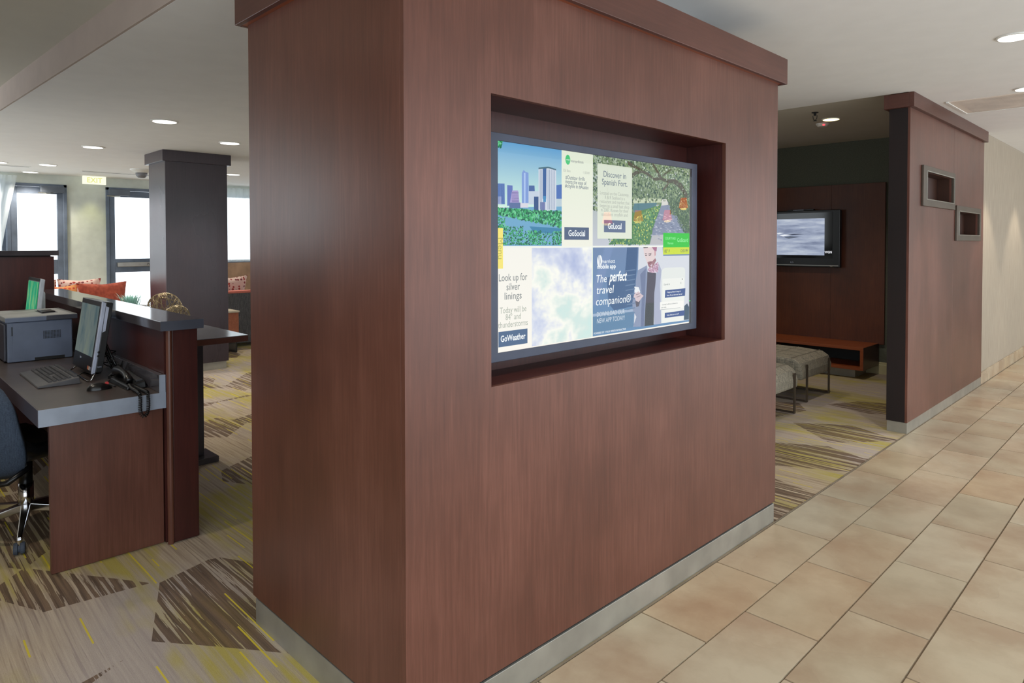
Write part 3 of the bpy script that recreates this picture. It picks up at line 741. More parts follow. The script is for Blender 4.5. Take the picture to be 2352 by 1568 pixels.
T('DOWNLOAD OUR', .512, .876, .027, .150, emit('screen_ink_pale', (206, 216, 226), 1)); T('NEW APP TODAY!', .512, .912, .027, .150, emit('screen_ink_pale2', (206, 216, 226), 1), .1)
T('POWERED BY : FOUR WINDS INTERACTIVE', .508, .978, .011, .172, inkw)
T('GoBoard', .951, .462, .026, .074, inkg); T('COURTYARD', .868, .452, .016, .070, inkg); T('Marriott', .868, .482, .014, .038, inkg)
T('82° F', .846, .531, .020, .034, inkd); T('12:05 PM', .962, .531, .020, .052, inkd)
T('Chat with Us', .845, .738, .011, .040, ink); T('X', .940, .736, .012, .006, inkd)
T('I forgot my iPhone 6 charger at', .893, .788, .010, .092, inkw); T('home. Do you have one I can use?', .898, .807, .010, .104, inkw)
T('Certainly! I will have it delivered to', .866, .862, .009, .104, ink); T('your room.', .826, .879, .009, .034, ink)
T('Great, thank you so much!', .886, .931, .010, .080, inkw)
B(xs-.002, xs+.0012, SY+SW+.006, SY+SW+.009, SZ-.86*SH, SZ-.855*SH).build('indicator', emit('green_indicator', (60, 220, 90), 2), disp)
MB().poly([(xs+.0035, SY, SZ-SH), (xs+.0035, SY+SW+g_, SZ-SH), (xs+.0035, SY+SW+g_, SZ), (xs+.0035, SY, SZ)]).build('cover_glass', M['glass'], disp)

# ================================================================== SECOND PILLAR / PARTITION WITH NICHES
P0, P1, PX0, PX1 = 5.745, 8.30, -1.748, -1.594
par = thing('partition', ((PX0+PX1)/2, (P0+P1)/2, 0), 'narrow cherry veneer partition with two small framed niches beside the tiled corridor', 'partition')
NI = [(6.145, 6.995, 1.866, 2.089), (7.212, 8.042, 1.583, 1.798)]
seam = 6.99+.09
def holed(x, th, y0, y1, z0, z1, hole): return ring_panel(x, th, (y0, y1, z0, z1), hole)
holed(PX1, .018, P0, seam-.001, .09, 2.565, NI[0]).build('panel', M['wood'], par, bevel=.0015)
holed(PX1, .018, seam+.001, P1, .09, 2.565, NI[1]).build('panel', M['wood'], par, bevel=.0015)
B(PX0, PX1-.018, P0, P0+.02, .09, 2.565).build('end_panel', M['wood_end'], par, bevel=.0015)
B(PX0, PX0+.018, P0+.02, P1, .09, 2.565).build('back_panel', M['wood'], par)
B(PX0+.018, PX1-.019, P1-.02, P1, .09, 2.565).build('end_panel', M['wood'], par)
B(PX0+.004, PX1-.002, P0+.004, P1, .001, .092).build('kick_plate', M['kick'], par, bevel=.002)
m = MB().box(PX1, PX1+.034, P0-.034, P1+.02, 2.558, 2.669).box(PX0-.03, PX0, P0-.034, P1, 2.558, 2.669)
m.build('crown', M['wood_h'], par, bevel=.002)
m = MB().box(PX0, PX1, P0-.034, P0, 2.558, 2.669).build('crown', M['wood_hx'], par, bevel=.002)
for (a, b, c, d), e in zip(NI, ((6.05, 7.055, 1.806, 2.137), (7.130, 8.105, 1.524, 1.852))):
    fr = ring_panel(PX1+.02, .02, e, (a, b, c, d)).build('niche_frame', M['wood_hull'], par, bevel=.003)
    ring_panel(PX1+.024, .004, (a-.012, b+.012, c-.008, d+.008), (a, b, c, d)).build('frame_bead', M['steel'], fr)
    q_ = .118
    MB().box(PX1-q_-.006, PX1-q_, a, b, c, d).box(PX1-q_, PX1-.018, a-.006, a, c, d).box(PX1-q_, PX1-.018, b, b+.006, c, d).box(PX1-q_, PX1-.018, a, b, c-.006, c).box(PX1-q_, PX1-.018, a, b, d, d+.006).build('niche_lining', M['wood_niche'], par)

# ================================================================== FAR PILLAR
FX, FY0, FY1, FXB = -8.311, 2.478, 3.150, -8.90
fp = thing('pillar', ((FX+FXB)/2, (FY0+FY1)/2, 0), 'dark far pillar by the lounge sofas, standing in front of the glass doors', 'pillar')
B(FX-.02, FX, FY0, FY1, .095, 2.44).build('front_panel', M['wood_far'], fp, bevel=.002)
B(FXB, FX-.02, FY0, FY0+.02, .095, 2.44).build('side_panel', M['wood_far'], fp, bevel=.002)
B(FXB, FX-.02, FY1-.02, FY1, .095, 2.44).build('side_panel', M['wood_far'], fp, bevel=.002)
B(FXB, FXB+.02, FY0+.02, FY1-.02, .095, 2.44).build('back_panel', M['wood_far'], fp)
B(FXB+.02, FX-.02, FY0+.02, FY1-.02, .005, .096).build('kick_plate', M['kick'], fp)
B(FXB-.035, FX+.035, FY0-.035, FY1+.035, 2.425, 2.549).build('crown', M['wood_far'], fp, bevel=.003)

# ================================================================== PENDANTS ACROSS THE LOBBY (mirrored in the display glass)
for (x, y, z), l in zip(PEND, ('orange pendant lamp mirrored lowest in the display glass', 'second orange pendant mirrored in the display glass', 'third orange pendant mirrored in the display glass', 'highest orange pendant mirrored in the display glass')):
    o = thing('pendant_lamp', (x, y, z), l, 'pendant', 'orange pendants across the lobby')
    MB().lathe([(.075, -.09), (.045, .07), (.043, .07), (.073, -.09)], (x, y, z), 24).build('shade', emit('orange_shade', (255, 96, 40), 11.0), o)
    MB().lathe([(.045, -.12), (.05, -.088)], (x, y, z), 20).build('bulb', emit('pendant_bulb', (255, 214, 130), 20.0), o)
    MB().tube([(x, y, z+.07), (x, y, CH)], .004, 6).build('cord', M['black'], o)

# ================================================================== BUSINESS DESK, SCREEN WALL, REAR PARTITION
dk = thing('desk', (-5.2, .82, 0), 'long built-in business desk with charcoal worktop and cherry side panel', 'desk')
DZ = .763
B(-6.84, -3.655, .570, 1.078, .688, DZ).build('worktop', M['desk_top'], dk, bevel=.002)
B(-3.655, -3.650, .568, 1.080, .686, DZ).build('edge_band', M['edge'], dk)
B(-6.84, -3.655, .566, .570, .688, DZ).build('edge_band', plain('dark_edge_band', (70, 66, 78), .35), dk)
B(-3.712, -3.682, .612, 1.075, .006, .688).build('side_panel', M['wood'], dk, bevel=.0015)
B(-6.84, -3.655, 1.052, 1.077, DZ, .850).build('upstand', M['laminate'], dk, bevel=.0015)
B(-3.655, -3.650, 1.052, 1.079, DZ, .851).build('edge_band', M['edge'], dk)
B(-6.8, -3.72, 1.06, 1.075, .006, .688).build('modesty_panel', M['wood_dark'], dk)
sc = thing('counter', (-5.2, 1.16, 0), 'waist-high cherry screen wall with glossy charcoal cap behind the desk', 'counter')
B(-6.84, -3.672, 1.079, 1.10, .006, 1.072).build('front_panel', M['wood_dark'], sc)
B(-6.84, -3.672, 1.20, 1.222, .12, 1.072).build('rear_panel', M['wood_dark'], sc)
B(-3.672, -3.64, 1.108, 1.226, .006, 1.072).build('end_panel', M['wood_dark'], sc, bevel=.003)
MB().tube([(-3.642, 1.094, .006), (-3.642, 1.094, 1.072)], .0145, 12).build('corner_bead', M['wood'], sc, smooth=False)
B(-6.84, -3.60, 1.045, 1.242, 1.072, 1.120).build('cap', M['laminate'], sc, bevel=.002)
B(-3.60, -3.598, 1.045, 1.242, 1.0725, 1.1195).build('edge_band', plain('charcoal_edge_band', (76, 80, 92), .35), sc)
rp = thing('partition', (-6.9, -.2, 0), 'rear cherry divider of the desk bay with dark cap, behind the printer', 'partition')
B(-6.95, -6.85, -2.4, 1.190, .006, 1.392).build('panel', M['wood_dark'], rp, bevel=.002)
B(-6.985, -6.84, -2.4, 1.222, 1.400, 1.441).build('cap', M['laminate'], rp, bevel=.002)
B(-6.93, -6.87, -2.38, 1.17, 1.392, 1.400).build('shadow_gap', M['blackmat'], rp)

# printer
pr = thing('printer', (-5.5, .83, DZ), 'blue grey box-shaped laser printer with pale top on the desk', 'printer')
B(-5.76, -5.222, .665, 1.000, DZ+.002, 1.012).build('body', M['printer'], pr, bevel=.006)
top = MB().box(-5.765, -5.219, .655, 1.028, 1.0125, 1.046).build('lid', M['printer_top'], pr, bevel=.006)
B(-5.223, -5.214, .656, .862, 1.013, 1.040).build('lid_edge', M['printer'], pr, bevel=.002)
B(-5.223, -5.214, .864, 1.027, 1.014, 1.043).build('lid_edge', M['printer_dark'], pr, bevel=.002)
MB().prism([(-5.60, .86), (-5.60, .955), (-5.40, .955), (-5.34, .86)], 'z', 1.0455, 1.047).build('output_tray', M['printer_dark'], pr)
MB().prism([(-5.58, .87), (-5.58, .945), (-5.43, .945), (-5.39, .87)], 'z', 1.0465, 1.053).build('tray_flap', M['black'], pr)
B(-5.765, -5.24, .650, .664, DZ+.01, 1.0).build('front_cover', M['printer_dark'], pr, bevel=.005)
B(-5.222, -5.218, .69, .995, DZ+.004, 1.008).build('side_cover', M['printer'], pr, bevel=.002)
B(-5.218, -5.215, .686, .691, .93, .985).build('latch', M['blackmat'], pr)
gm = MB()
for i in range(12):
    for j in range(6): gm.box(-5.218, -5.2155, .845+i*.0078, .8495+i*.0078, .900+j*.0085, .905+j*.0085)
tag(gm.build('vent_grille', M['blackmat'], pr), kind='stuff')
B(-5.219, -5.2155, .80, .955, DZ+.003, DZ+.022).build('foot_recess', M['blackmat'], pr)

# all-in-one computer by the phone
pc = thing('computer', (-4.45, .93, DZ), 'black all-in-one computer with silver side strip leaning on a wire stand', 'computer')
def slab(x0, x1, y0b, y0t, th, z0, z1):
    return MB().hexa([(x0, y0b, z0), (x1, y0b, z0), (x1, y0b+th, z0+.006), (x0, y0b+th, z0+.006), (x0, y0t, z1), (x1, y0t, z1), (x1, y0t+th, z1-.008), (x0, y0t+th, z1-.008)])
slab(-4.665, -4.245, .890, .946, .050, .800, 1.186).build('casing', M['black'], pc, bevel=.003)
slab(-4.245, -4.225, .890, .946, .018, .800, 1.186).build('side_strip', M['silver'], pc, bevel=.002)
slab(-4.245, -4.228, .909, .965, .032, .803, 1.182).build('side_cover', M['black'], pc, bevel=.002)
slab(-4.229, -4.225, .943, .962, .014, 1.02, 1.16).build('disc_drive', M['silver'], pc)
def onf(x, z, d=0):   # a point on the leaning face
    return (x, .890+(z-.8)/.386*.056-d, z)
MB().poly([onf(-4.652, .886, .001), onf(-4.262, .886, .001), onf(-4.262, 1.158, .001), onf(-4.652, 1.158, .001)]).build('screen', M['monitor_pic'], pc, fix=False)
for k, c in enumerate(((210, 120, 90), (220, 200, 180), (120, 120, 150))):
    x = -4.325+k*.026; MB().poly([onf(x, .815, .001), onf(x+.020, .815, .001), onf(x+.020, .835, .001), onf(x, .835, .001)]).build('sticker', plain('sticker_print', c, .5), pc, fix=False)
for z in (.895, .915): MB().lathe([(.006, -.002), (.006, .002), (.003, .003)], (-4.224, .908+(z-.8)*.14, z), 10, Matrix.Rotation(PI/2, 3, 'Y')).build('button', M['black'], pc)
text('lenovo', .018, onf(-4.50, .862, .0015), (PI/2-.14, 0, 0), M['silver'], pc, width=.03)
text('THIN', .010, (-4.224, .925, .835), (PI/2, 0, PI/2), M['silver'], pc, width=.022)
MB().tube([(-4.60, .915, .812), (-4.645, .880, .772), (-4.645, .872, .768), (-4.215, .872, .768), (-4.205, .885, .772), (-4.235, .915, .812)], .0048, 8).build('wire_stand', M['chrome'], pc, smooth=True)
MB().hexa([(-4.40, .955, .97), (-4.34, .955, .97), (-4.34, .972, .985), (-4.40, .972, .985), (-4.41, .948, .99), (-4.33, .948, .99), (-4.33, .965, 1.0), (-4.41, .965, 1.0)]).build('hinge', M['black'], pc)
for x in (-4.40, -4.30): MB().tube([(x, .960, .985), (x, 1.035, .785), (x, 1.042, .769)], .007, 8).build('rear_leg', M['black'], pc, smooth=True)
MB().tube([(-4.40, 1.042, .769), (-4.30, 1.042, .769)], .007, 8).build('rear_foot', M['black'], pc)
rn = random.Random(5)
cab = MB()
for k in range(5):
    pts = [Vector((-4.36+.01*k, .955, .84+.02*k))]
    for j in range(1, 9): pts.append(Vector((-4.36+j*.022+rn.uniform(-.02, .02), .99+rn.uniform(-.025, .04), max(.768, .84+.02*k-j*.013+rn.uniform(-.015, .015)))))
    cab.tube(pts, .0028, 5)
cb = cab.build('cables', M['black'], smooth=True); tag(cb, 'tangle of thin black cables behind the black all-in-one computer', 'cable')
# rear computer
pc2 = thing('computer', (-5.95, .93, DZ), 'white-backed computer with a green picture, further along the desk behind the printer', 'computer')
slab(-6.16, -5.74, .878, .918, .028, .87, 1.256).build('casing', plain('white_aluminium', (196, 204, 214), .35, .3), pc2, bevel=.006)
MB().poly([(-6.145, .877+.004, .90), (-5.76, .877+.004, .90), (-5.76, .9125, 1.23), (-6.145, .9125, 1.23)]).build('screen', M['monitor_green'], pc2, fix=False)
MB().poly([(-6.16, .9125, 1.236), (-5.74, .9125, 1.236), (-5.74, .9165, 1.256), (-6.16, .9165, 1.256)]).build('top_border', M['blackmat'], pc2, fix=False)
MB().prism([(.90, .90), (.955, 1.0), (.955, 1.15), (.93, 1.2), (.92, 1.0)], 'x', -6.05, -5.80).build('back_bulge', plain('white_plastic_shell', (190, 200, 204), .3), pc2, bevel=.01)
MB().box(-6.0, -5.9, .93, .945, DZ+.004, .9).box(-6.05, -5.85, .86, 1.0, DZ, DZ+.006).build('stand', M['silver'], pc2)
MB().tube([(-5.80, .95, 1.02), (-5.74, .985, 1.03), (-5.72, 1.0, .98), (-5.73, 1.0, .80)], .003, 6).build('power_lead', M['white'], pc2, smooth=True)

# keyboard
kb = thing('keyboard', (-4.48, .74, DZ), 'charcoal grey keyboard lying at the front of the desk', 'keyboard')
bd = MB().hexa([(-4.74, .655, DZ+.001), (-4.20, .652, DZ+.001), (-4.20, .835, DZ+.001), (-4.74, .838, DZ+.001), (-4.738, .658, DZ+.010), (-4.202, .655, DZ+.010), (-4.202, .832, DZ+.034), (-4.738, .835, DZ+.034)])
bd.build('body', M['kb'], kb, bevel=.002)
km = MB()
for r in range(6):
    y = .705+r*.0205+(.006 if r == 5 else 0); z = DZ+.010+(y-.658)/.177*.024
    x = -4.728
    while x < -4.245:
        if not (-4.462 < x < -4.452 or -4.385 < x < -4.375 or (r in (2,) and -4.455 < x < -4.388)):
            wk = .0165 if not (r == 0 and -4.66 < x < -4.55) else .10
            km.hexa([(x, y, z), (x+wk, y, z), (x+wk, y+.017, z+.002), (x, y+.017, z+.002), (x+.002, y+.002, z+.007), (x+wk-.002, y+.002, z+.007), (x+wk-.002, y+.014, z+.009), (x+.002, y+.014, z+.009)]); x += wk+.0028
        else: x += .012
tag(km.build('keys', M['keys'], kb), kind='stuff')
MB().tube([(-4.32, .835, DZ+.02), (-4.30, .85, DZ+.03), (-4.34, .875, DZ+.035), (-4.40, .92, DZ+.01), (-4.44, .98, DZ+.004)], .003, 6).build('cable', M['black'], kb, smooth=True)
# mouse
ms = thing('mouse', (-3.96, .87, DZ), 'black computer mouse with a red wheel, between keyboard and telephone', 'mouse')
def msf(u, v):
    q = u*2*PI; h_ = math.sin(v*PI/2); r = math.cos(v*PI/2)
    return (-3.96+.032*r*math.cos(q), .868+.056*r*math.sin(q)-.0, DZ+.001+.034*h_*(1-.25*math.sin(q)*r))
MB().grid(msf, 20, 8).build('body', M['black'], ms, smooth=True)
MB().lathe([(.008, -.004), (.009, 0), (.008, .004)], (-3.96, .900, DZ+.027), 12, Matrix.Rotation(PI/2, 3, 'Y')).build('wheel', plain('red_rubber', (200, 60, 60), .5), ms)
MB().tube([(-3.96, .922, DZ+.01), (-3.955, .934, DZ+.006), (-3.975, .942, DZ+.004), (-4.01, .940, DZ+.004), (-4.08, .925, DZ+.004), (-4.17, .96, DZ+.004), (-4.24, 1.0, DZ+.004)], .0025, 6).build('cable', M['black'], ms, smooth=True)
# telephone
ph = thing('telephone', (-4.0, 1.02, DZ), 'black corded desk telephone at the end of the desk with its coiled cord hanging over', 'telephone')
MB().hexa([(-4.12, .945, DZ+.001), (-3.83, .955, DZ+.001), (-3.83, 1.046, DZ+.001), (-4.12, 1.046, DZ+.001), (-4.12, .955, DZ+.028), (-3.835, .960, DZ+.022), (-3.835, 1.042, DZ+.040), (-4.12, 1.042, DZ+.056)]).build('base', M['black'], ph, bevel=.006)
hs = MB()
hp = [(-4.125, .978, DZ+.048), (-4.115, .978, DZ+.062), (-4.08, .978, DZ+.070), (-4.01, .979, DZ+.072), (-3.95, .979, DZ+.066), (-3.90, .978, DZ+.054), (-3.875, .977, DZ+.042), (-3.868, .977, DZ+.034)]
hs.tube(hp, [.016, .022, .022, .014, .014, .018, .021, .015], 12).build('handset', M['black'], ph, smooth=True)
B(-3.98, -3.86, 1.005, 1.036, DZ+.034, DZ+.044).build('keypad', M['keys'], ph, bevel=.002)
# coiled cord: leaves the handset, loops over the desk edge
path = [Vector(p) for p in [(-3.865, .975, DZ+.020), (-3.82, .968, DZ+.026), (-3.76, .962, DZ+.022), (-3.68, .962, DZ+.020), (-3.635, .962, DZ+.008), (-3.628, .962, DZ-.03), (-3.628, .961, DZ-.055), (-3.629, .965, DZ-.083), (-3.630, .978, DZ-.098), (-3.629, .991, DZ-.083), (-3.628, .996, DZ-.05), (-3.628, .996, DZ-.01), (-3.640, .996, DZ+.014), (-3.70, .995, DZ+.016), (-3.77, .993, DZ+.016), (-3.82, .99, DZ+.018)]]
def cat(P, n):
    out = []
    for i in range(len(P)-1):
        p0, p1, p2, p3 = P[max(i-1, 0)], P[i], P[i+1], P[min(i+2, len(P)-1)]
        for k in range(n):
            t = k/n; out.append(.5*((2*p1)+(p2-p0)*t+(2*p0-5*p1+4*p2-p3)*t*t+(3*p1-p0-3*p2+p3)*t**3))
    return out+[P[-1]]
cen = cat(path, 40); L = 0; pts = []
a = Vector((0, 1, 0))
for i, c in enumerate(cen):
    t = (cen[min(i+1, len(cen)-1)]-cen[max(i-1, 0)]).normalized(); a = (a-t*a.dot(t)).normalized(); b = t.cross(a)
    if i: L += (cen[i]-cen[i-1]).length
    q = L/.0072*2*PI; pts.append(c+(a*math.cos(q)+b*math.sin(q))*.0066)
# resample finely so every turn has points
fine = []
L = 0; a = Vector((0, 1, 0)); 
cen2 = cat(path, 110)
for i, c in enumerate(cen2):
    t = (cen2[min(i+1, len(cen2)-1)]-cen2[max(i-1, 0)]).normalized(); a = (a-t*a.dot(t)).normalized(); b = t.cross(a)
    if i: L += (cen2[i]-cen2[i-1]).length
    q = L/.0085*2*PI; fine.append(c+(a*math.cos(q)+b*math.sin(q))*.0066)
MB().tube(fine, .0025, 5).build('coiled_cord', M['black'], ph, smooth=True)

# office chair, turned, its back towards us
ch = thing('office_chair', (-4.38, .625, 0), 'office chair with blue grey curved back and chrome star base, pushed under the desk', 'chair')
ca = math.radians(119)      # facing direction
F_ = Vector((math.cos(ca), math.sin(ca), 0)); R_ = Vector((math.sin(ca), -math.cos(ca), 0)); C0 = Vector((-4.38, .625, 0))
def cp(r, f, z): p = C0+R_*r+F_*f; return (p.x, p.y, z)
def backf(u, v):
    r = (u-.5)*2; z = .335+.47*v
    wv = .255*(1-abs(2*v-1)**4.5*.62)*(1-.45*max(0, v-.45)); f = -.235-.05*v+.085*(r*r)+.03*math.sin(v*PI)*-1
    if v < .12: f += (.12-v)*.5
    return cp(r*wv, f, z)
MB().grid(backf, 14, 14).build('backrest', M['seat_back'], ch, smooth=True, solid=.028)
def seatf(u, v):
    r = (u-.5)*2; f = -.225+.46*v
    wv = .245*(1-abs(2*v-1)**4*.2); z = .455-.055*(1-r*r)*math.sin(min(1, v*1.1)*PI)*.6-.02+(.05*abs(r)**3)
    if v < .2: z += (.2-v)*.35
    if v > .85: z -= (v-.85)*.35
    return cp(r*wv, f, z)
MB().grid(seatf, 14, 14).build('seat', M['black'], ch, smooth=True, solid=.05)
for s in (-1, 1):
    MB().tube([cp(s*.235, -.16, .40), cp(s*.20, -.24, .345), cp(s*.10, -.268, .33), cp(0, -.272, .33)], .014, 8).build('back_bracket', M['black'], ch, smooth=True)
MB().tube([cp(0, 0, .40), cp(0, 0, .24)], .030, 16).build('gas_column', M['black'], ch, smooth=True)
MB().tube([cp(0, 0, .25), cp(0, 0, .10)], .034, 16).build('column_sleeve', M['chrome'], ch, smooth=True)
MB().tube([cp(-.02, .03, .41), cp(.10, .08, .40)], .02, 8).build('tilt_mechanism', M['black'], ch)
a0 = math.atan2(.545-.625, -4.03+4.38)
for k in range(5):
    q = a0+2*PI*k/5; d = Vector((math.cos(q), math.sin(q), 0)); n_ = Vector((-d.y, d.x, 0))
    p0 = C0+d*.02; p1 = C0+d*.345
    leg = MB().hexa([tuple(p0-n_*.022+Vector((0, 0, .105))), tuple(p1-n_*.012+Vector((0, 0, .062))), tuple(p1+n_*.012+Vector((0, 0, .062))), tuple(p0+n_*.022+Vector((0, 0, .105))),
                     tuple(p0-n_*.020+Vector((0, 0, .145))), tuple(p1-n_*.010+Vector((0, 0, .085))), tuple(p1+n_*.010+Vector((0, 0, .085))), tuple(p0+n_*.020+Vector((0, 0, .145)))]).build('base_leg', M['chrome'], ch, bevel=.004)
    wx = Matrix((tuple(n_), tuple(Vector((0, 0, 1))), tuple(d))).transposed()
    MB().lathe([(.010, -.024), (.026, -.022), (.028, -.016), (.028, -.006), (.020, -.004), (.020, .004), (.028, .006), (.028, .016), (.026, .022), (.010, .024)], tuple(p1+Vector((0, 0, .033))), 18, Matrix((tuple(Vector((0, 0, 1))), tuple(d), tuple(n_))).transposed()).build('caster', M['cloth_dark'], leg, smooth=False)
    MB().tube([tuple(p1+Vector((0, 0, .035))), tuple(p1+Vector((0, 0, .075)))], .012, 8).build('caster_stem', M['chrome'], leg)

# ================================================================== LOUNGE
# counter-height community table
tb = thing('table', (-5.8, 1.55, 0), 'tall communal table with glossy pale top and slab foot, behind the screen wall', 'table')
B(-7.3, -4.436, 1.262, 1.806, .862, .900).build('tabletop', M['wood_hx'], tb, bevel=.002)
B(-7.3, -4.436, 1.262, 1.806, .8995, .903).build('top_sheet', plain('grey_gloss_laminate', (120, 124, 132), .16), tb)
B(-5.04, -4.79, 1.30, 1.745, .004, .043).build('foot', M['laminate'], tb, bevel=.002)
B(-4.95, -4.88, 1.36, 1.68, .043, .862).build('leg', M['laminate'], tb, bevel=.002)
B(-7.1, -6.85, 1.30, 1.745, .004, .043).build('foot', M['laminate'], tb, bevel=.002)
B(-7.0, -6.93, 1.36, 1.68, .043, .862).build('leg', M['laminate'], tb, bevel=.002)
def wire_ball(c, r, seed, n, label):
    rr = random.Random(seed); m = MB()
    for k in range(n):
        ax = Vector((rr.gauss(0, 1), rr.gauss(0, 1), rr.gauss(0, 1))).normalized(); off = rr.uniform(-.75, .75)
        u = ax.orthogonal().normalized(); v = ax.cross(u); rad = math.sqrt(1-off*off)
        m.tube([Vector(c)+(ax*off+(u*math.cos(t)+v*math.sin(t))*rad)*r*rr.uniform(.98, 1.0) for t in [2*PI*i/28 for i in range(28)]], .0017, 4, closed=True)
    o = m.build('wire_ball', M['wire'], smooth=True)
    return tag(o, label, 'ornament', 'wire balls on the communal table')
wire_ball((-5.42, 1.60, .903+.118), .118, 1, 34, 'larger open wire ball standing on the communal table')
wire_ball((-5.15, 1.60, .903+.082), .082, 2, 26, 'smaller wire ball in front of the larger one on the communal table')
pl = thing('potted_plant', (-6.55, 1.67, .903), 'tuft of pale green grass in a low grey bowl on the communal table', 'plant')
MB().lathe([(.05, 0), (.10, .02), (.12, .06), (.115, .062), (.09, .05)], (-6.55, 1.67, .904), 24).build('bowl', M['pot'], pl, smooth=True)
gr = MB(); rr = random.Random(9)
for k in range(190):
    q = rr.uniform(0, 2*PI); r0 = rr.uniform(0, .07); ln_ = rr.uniform(.07, .13); le = rr.uniform(.1, .75)
    bx, by = -6.55+r0*math.cos(q), 1.67+r0*math.sin(q); d = Vector((math.cos(q), math.sin(q), 0)); w_ = Vector((-d.y, d.x, 0))*.0035
    p0 = Vector((bx, by, .95)); p1 = p0+d*le*ln_*.5+Vector((0, 0, ln_*.7)); p2 = p0+d*le*ln_+Vector((0, 0, ln_))
    n = len(gr.v); gr.v += [tuple(p0-w_), tuple(p0+w_), tuple(p1+w_*.8), tuple(p1-w_*.8), tuple(p2)]; gr.f += [(n, n+1, n+2, n+3), (n+3, n+2, n+4)]; gr.c += [None, None]
tag(gr.build('grass_blades', M['green_leaf'], pl), kind='stuff')
# left sofa behind the desk screen
so = thing('sofa', (-10.1, 2.1, 0), 'charcoal lounge sofa seen past the screen wall, before the left glass doors', 'sofa')
B(-10.0, -9.55, .95, 2.50, .12, .42).build('seat', M['sofa'], so, bevel=.03)
B(-10.4, -10.2, .95, 2.50, .12, .78).build('backrest', M['sofa'], so, bevel=.03)
for x in (-10.2, -9.6):
    for y in (1.0, 2.45): B(x-.02, x+.02, y-.02, y+.02, .004, .12).build('leg', M['black'], so)
def pillow(c, w_, h_, th, rz, tilt, mat, label, seed=0):
    rr = random.Random(seed)
    Rm = Matrix.Rotation(rz, 3, 'Z') @ Matrix.Rotation(tilt, 3, 'Y')
    def fn(s):
        def f(u, v):
            a, b = u*2-1, v*2-1
            e = (1-a**4)*(1-b**4); k = 1+.10*abs(a*b)**1.5
            wr = .012*math.sin(a*5+seed)*math.cos(b*4+seed)*e
            x = s*(th/2*e**.55+wr if e > 0 else 0)
            return Vector(c)+Rm @ Vector((x, a*w_/2*k*(1-.06*(1-abs(b))), b*h_/2*k*(1-.06*(1-abs(a)))))
        return f
    m = MB().grid(fn(1), 14, 14).grid(fn(-1), 14, 14)
    o = m.build('cushion', mat, smooth=True); return tag(o, label, 'cushion', 'cushions on the lounge sofas')
pillow((-9.85, 2.22, .80), .52, .40, .15, .15, -.25, M['rust'], 'plain rust velvet cushion leaning at the right end of the left sofa', 1)
pillow((-10.14, 2.02, .86), .42, .36, .13, -.2, -.2, M['dots'], 'pink and red spotted cushion tucked behind the rust one', 5)
pillow((-9.72, 1.76, .80), .32, .38, .13, .1, -.2, M['dots_o'], 'orange spotted cushion left of the rust cushion', 2)
pillow((-9.92, 1.42, .815), .36, .40, .14, -.1, -.3, M['rust'], 'red cushion slumped near the left end of the left sofa', 3)
pillow((-10.14, 1.62, .84), .36, .40, .12, .2, -.3, M['dots'], 'pink spotted cushion behind the red and orange ones on the left sofa', 4)
# right sofa past the far pillar
s2 = thing('sofa', (-10.2, 4.6, 0), 'charcoal sofa with coral piping seen right of the far pillar', 'sofa')
B(-9.98, -9.88, 3.42, 6.2, .06, .79).build('backrest', M['sofa'], s2, bevel=.015)
B(-9.985, -9.875, 3.41, 6.2, .785, .82).build('piping', M['coral'], s2, bevel=.008)
B(-10.7, -9.98, 3.45, 6.2, .12, .45).build('seat', M['sofa'], s2, bevel=.03)
for x in (-10.6, -9.93):
    for y in (3.5, 6.1): B(x-.02, x+.02, y-.02, y+.02, .004, .12).build('leg', M['black'], s2)
pillow((-10.13, 3.86, .78), .46, .46, .16, .05, .1, M['dots'], 'red spotted cushion showing over the coral-edged sofa back', 6)
stb = thing('side_table', (-9.45, 3.45, 0), 'small walnut cube side table on black sled legs by the far sofa', 'table')
B(-9.75, -9.40, 3.10, 3.70, .15, .555).build('body', M['wood_side'], stb, bevel=.003)
B(-9.76, -9.39, 3.09, 3.71, .556, .58).build('top', plain('cream_stone_top', (206, 196, 176), .3), stb, bevel=.003)
for y in (3.12, 3.66): B(-9.74, -9.41, y, y+.02, .006, .149).build('sled_leg', M['black'], stb)

# curtains
def curtain(y0, y1, x, z0, z1, label, gather=0, n=60, amp=.035, wl=.11):
    def f(u, v):
        y = y0+(y1-y0)*u; z = z1+(z0-z1)*v
        k = 1-gather*math.sin(min(1, v*1.0)*PI/2)
        yy = y0+(y-y0)*k
        return (x+amp*math.sin(2*PI*y/wl)*(.6+.4*v), yy, z)
    o = MB().grid(f, n, 12).build('curtain', M['sheer'], smooth=True)
    return tag(o, label, 'curtain')
curtain(4.3, 7.0, XW+.10, 1.17, 2.50, 'sheer pale curtain over the window right of the far pillar', 0, 200)
curtain(.35, 1.74, XW+.12, .02, 2.50, 'gathered sheer curtain at the left edge, beside the left glass door', .22, 90)
# exit sign
ex = thing('exit_sign', (XW+.25, 2.68, 2.42), 'pale lit exit sign hanging from the ceiling between the glass doors', 'sign')
B(XW+.23, XW+.27, 2.52, 2.83, 2.42, 2.545).build('case', emit('exit_face', (250, 250, 226), 1.1), ex, bevel=.004)
text('EXIT', .11, (XW+.2715, 2.675, 2.48), (PI/2, 0, PI/2), emit('exit_letters', (236, 236, 150), 1.0), ex, width=.20, bold=.002)
B(XW+.24, XW+.26, 2.66, 2.69, 2.544, 2.55).build('mount', M['white'], ex)
spot((XW+.20, 2.675, 2.40), 7, 75, .6, (1, .93, .35))

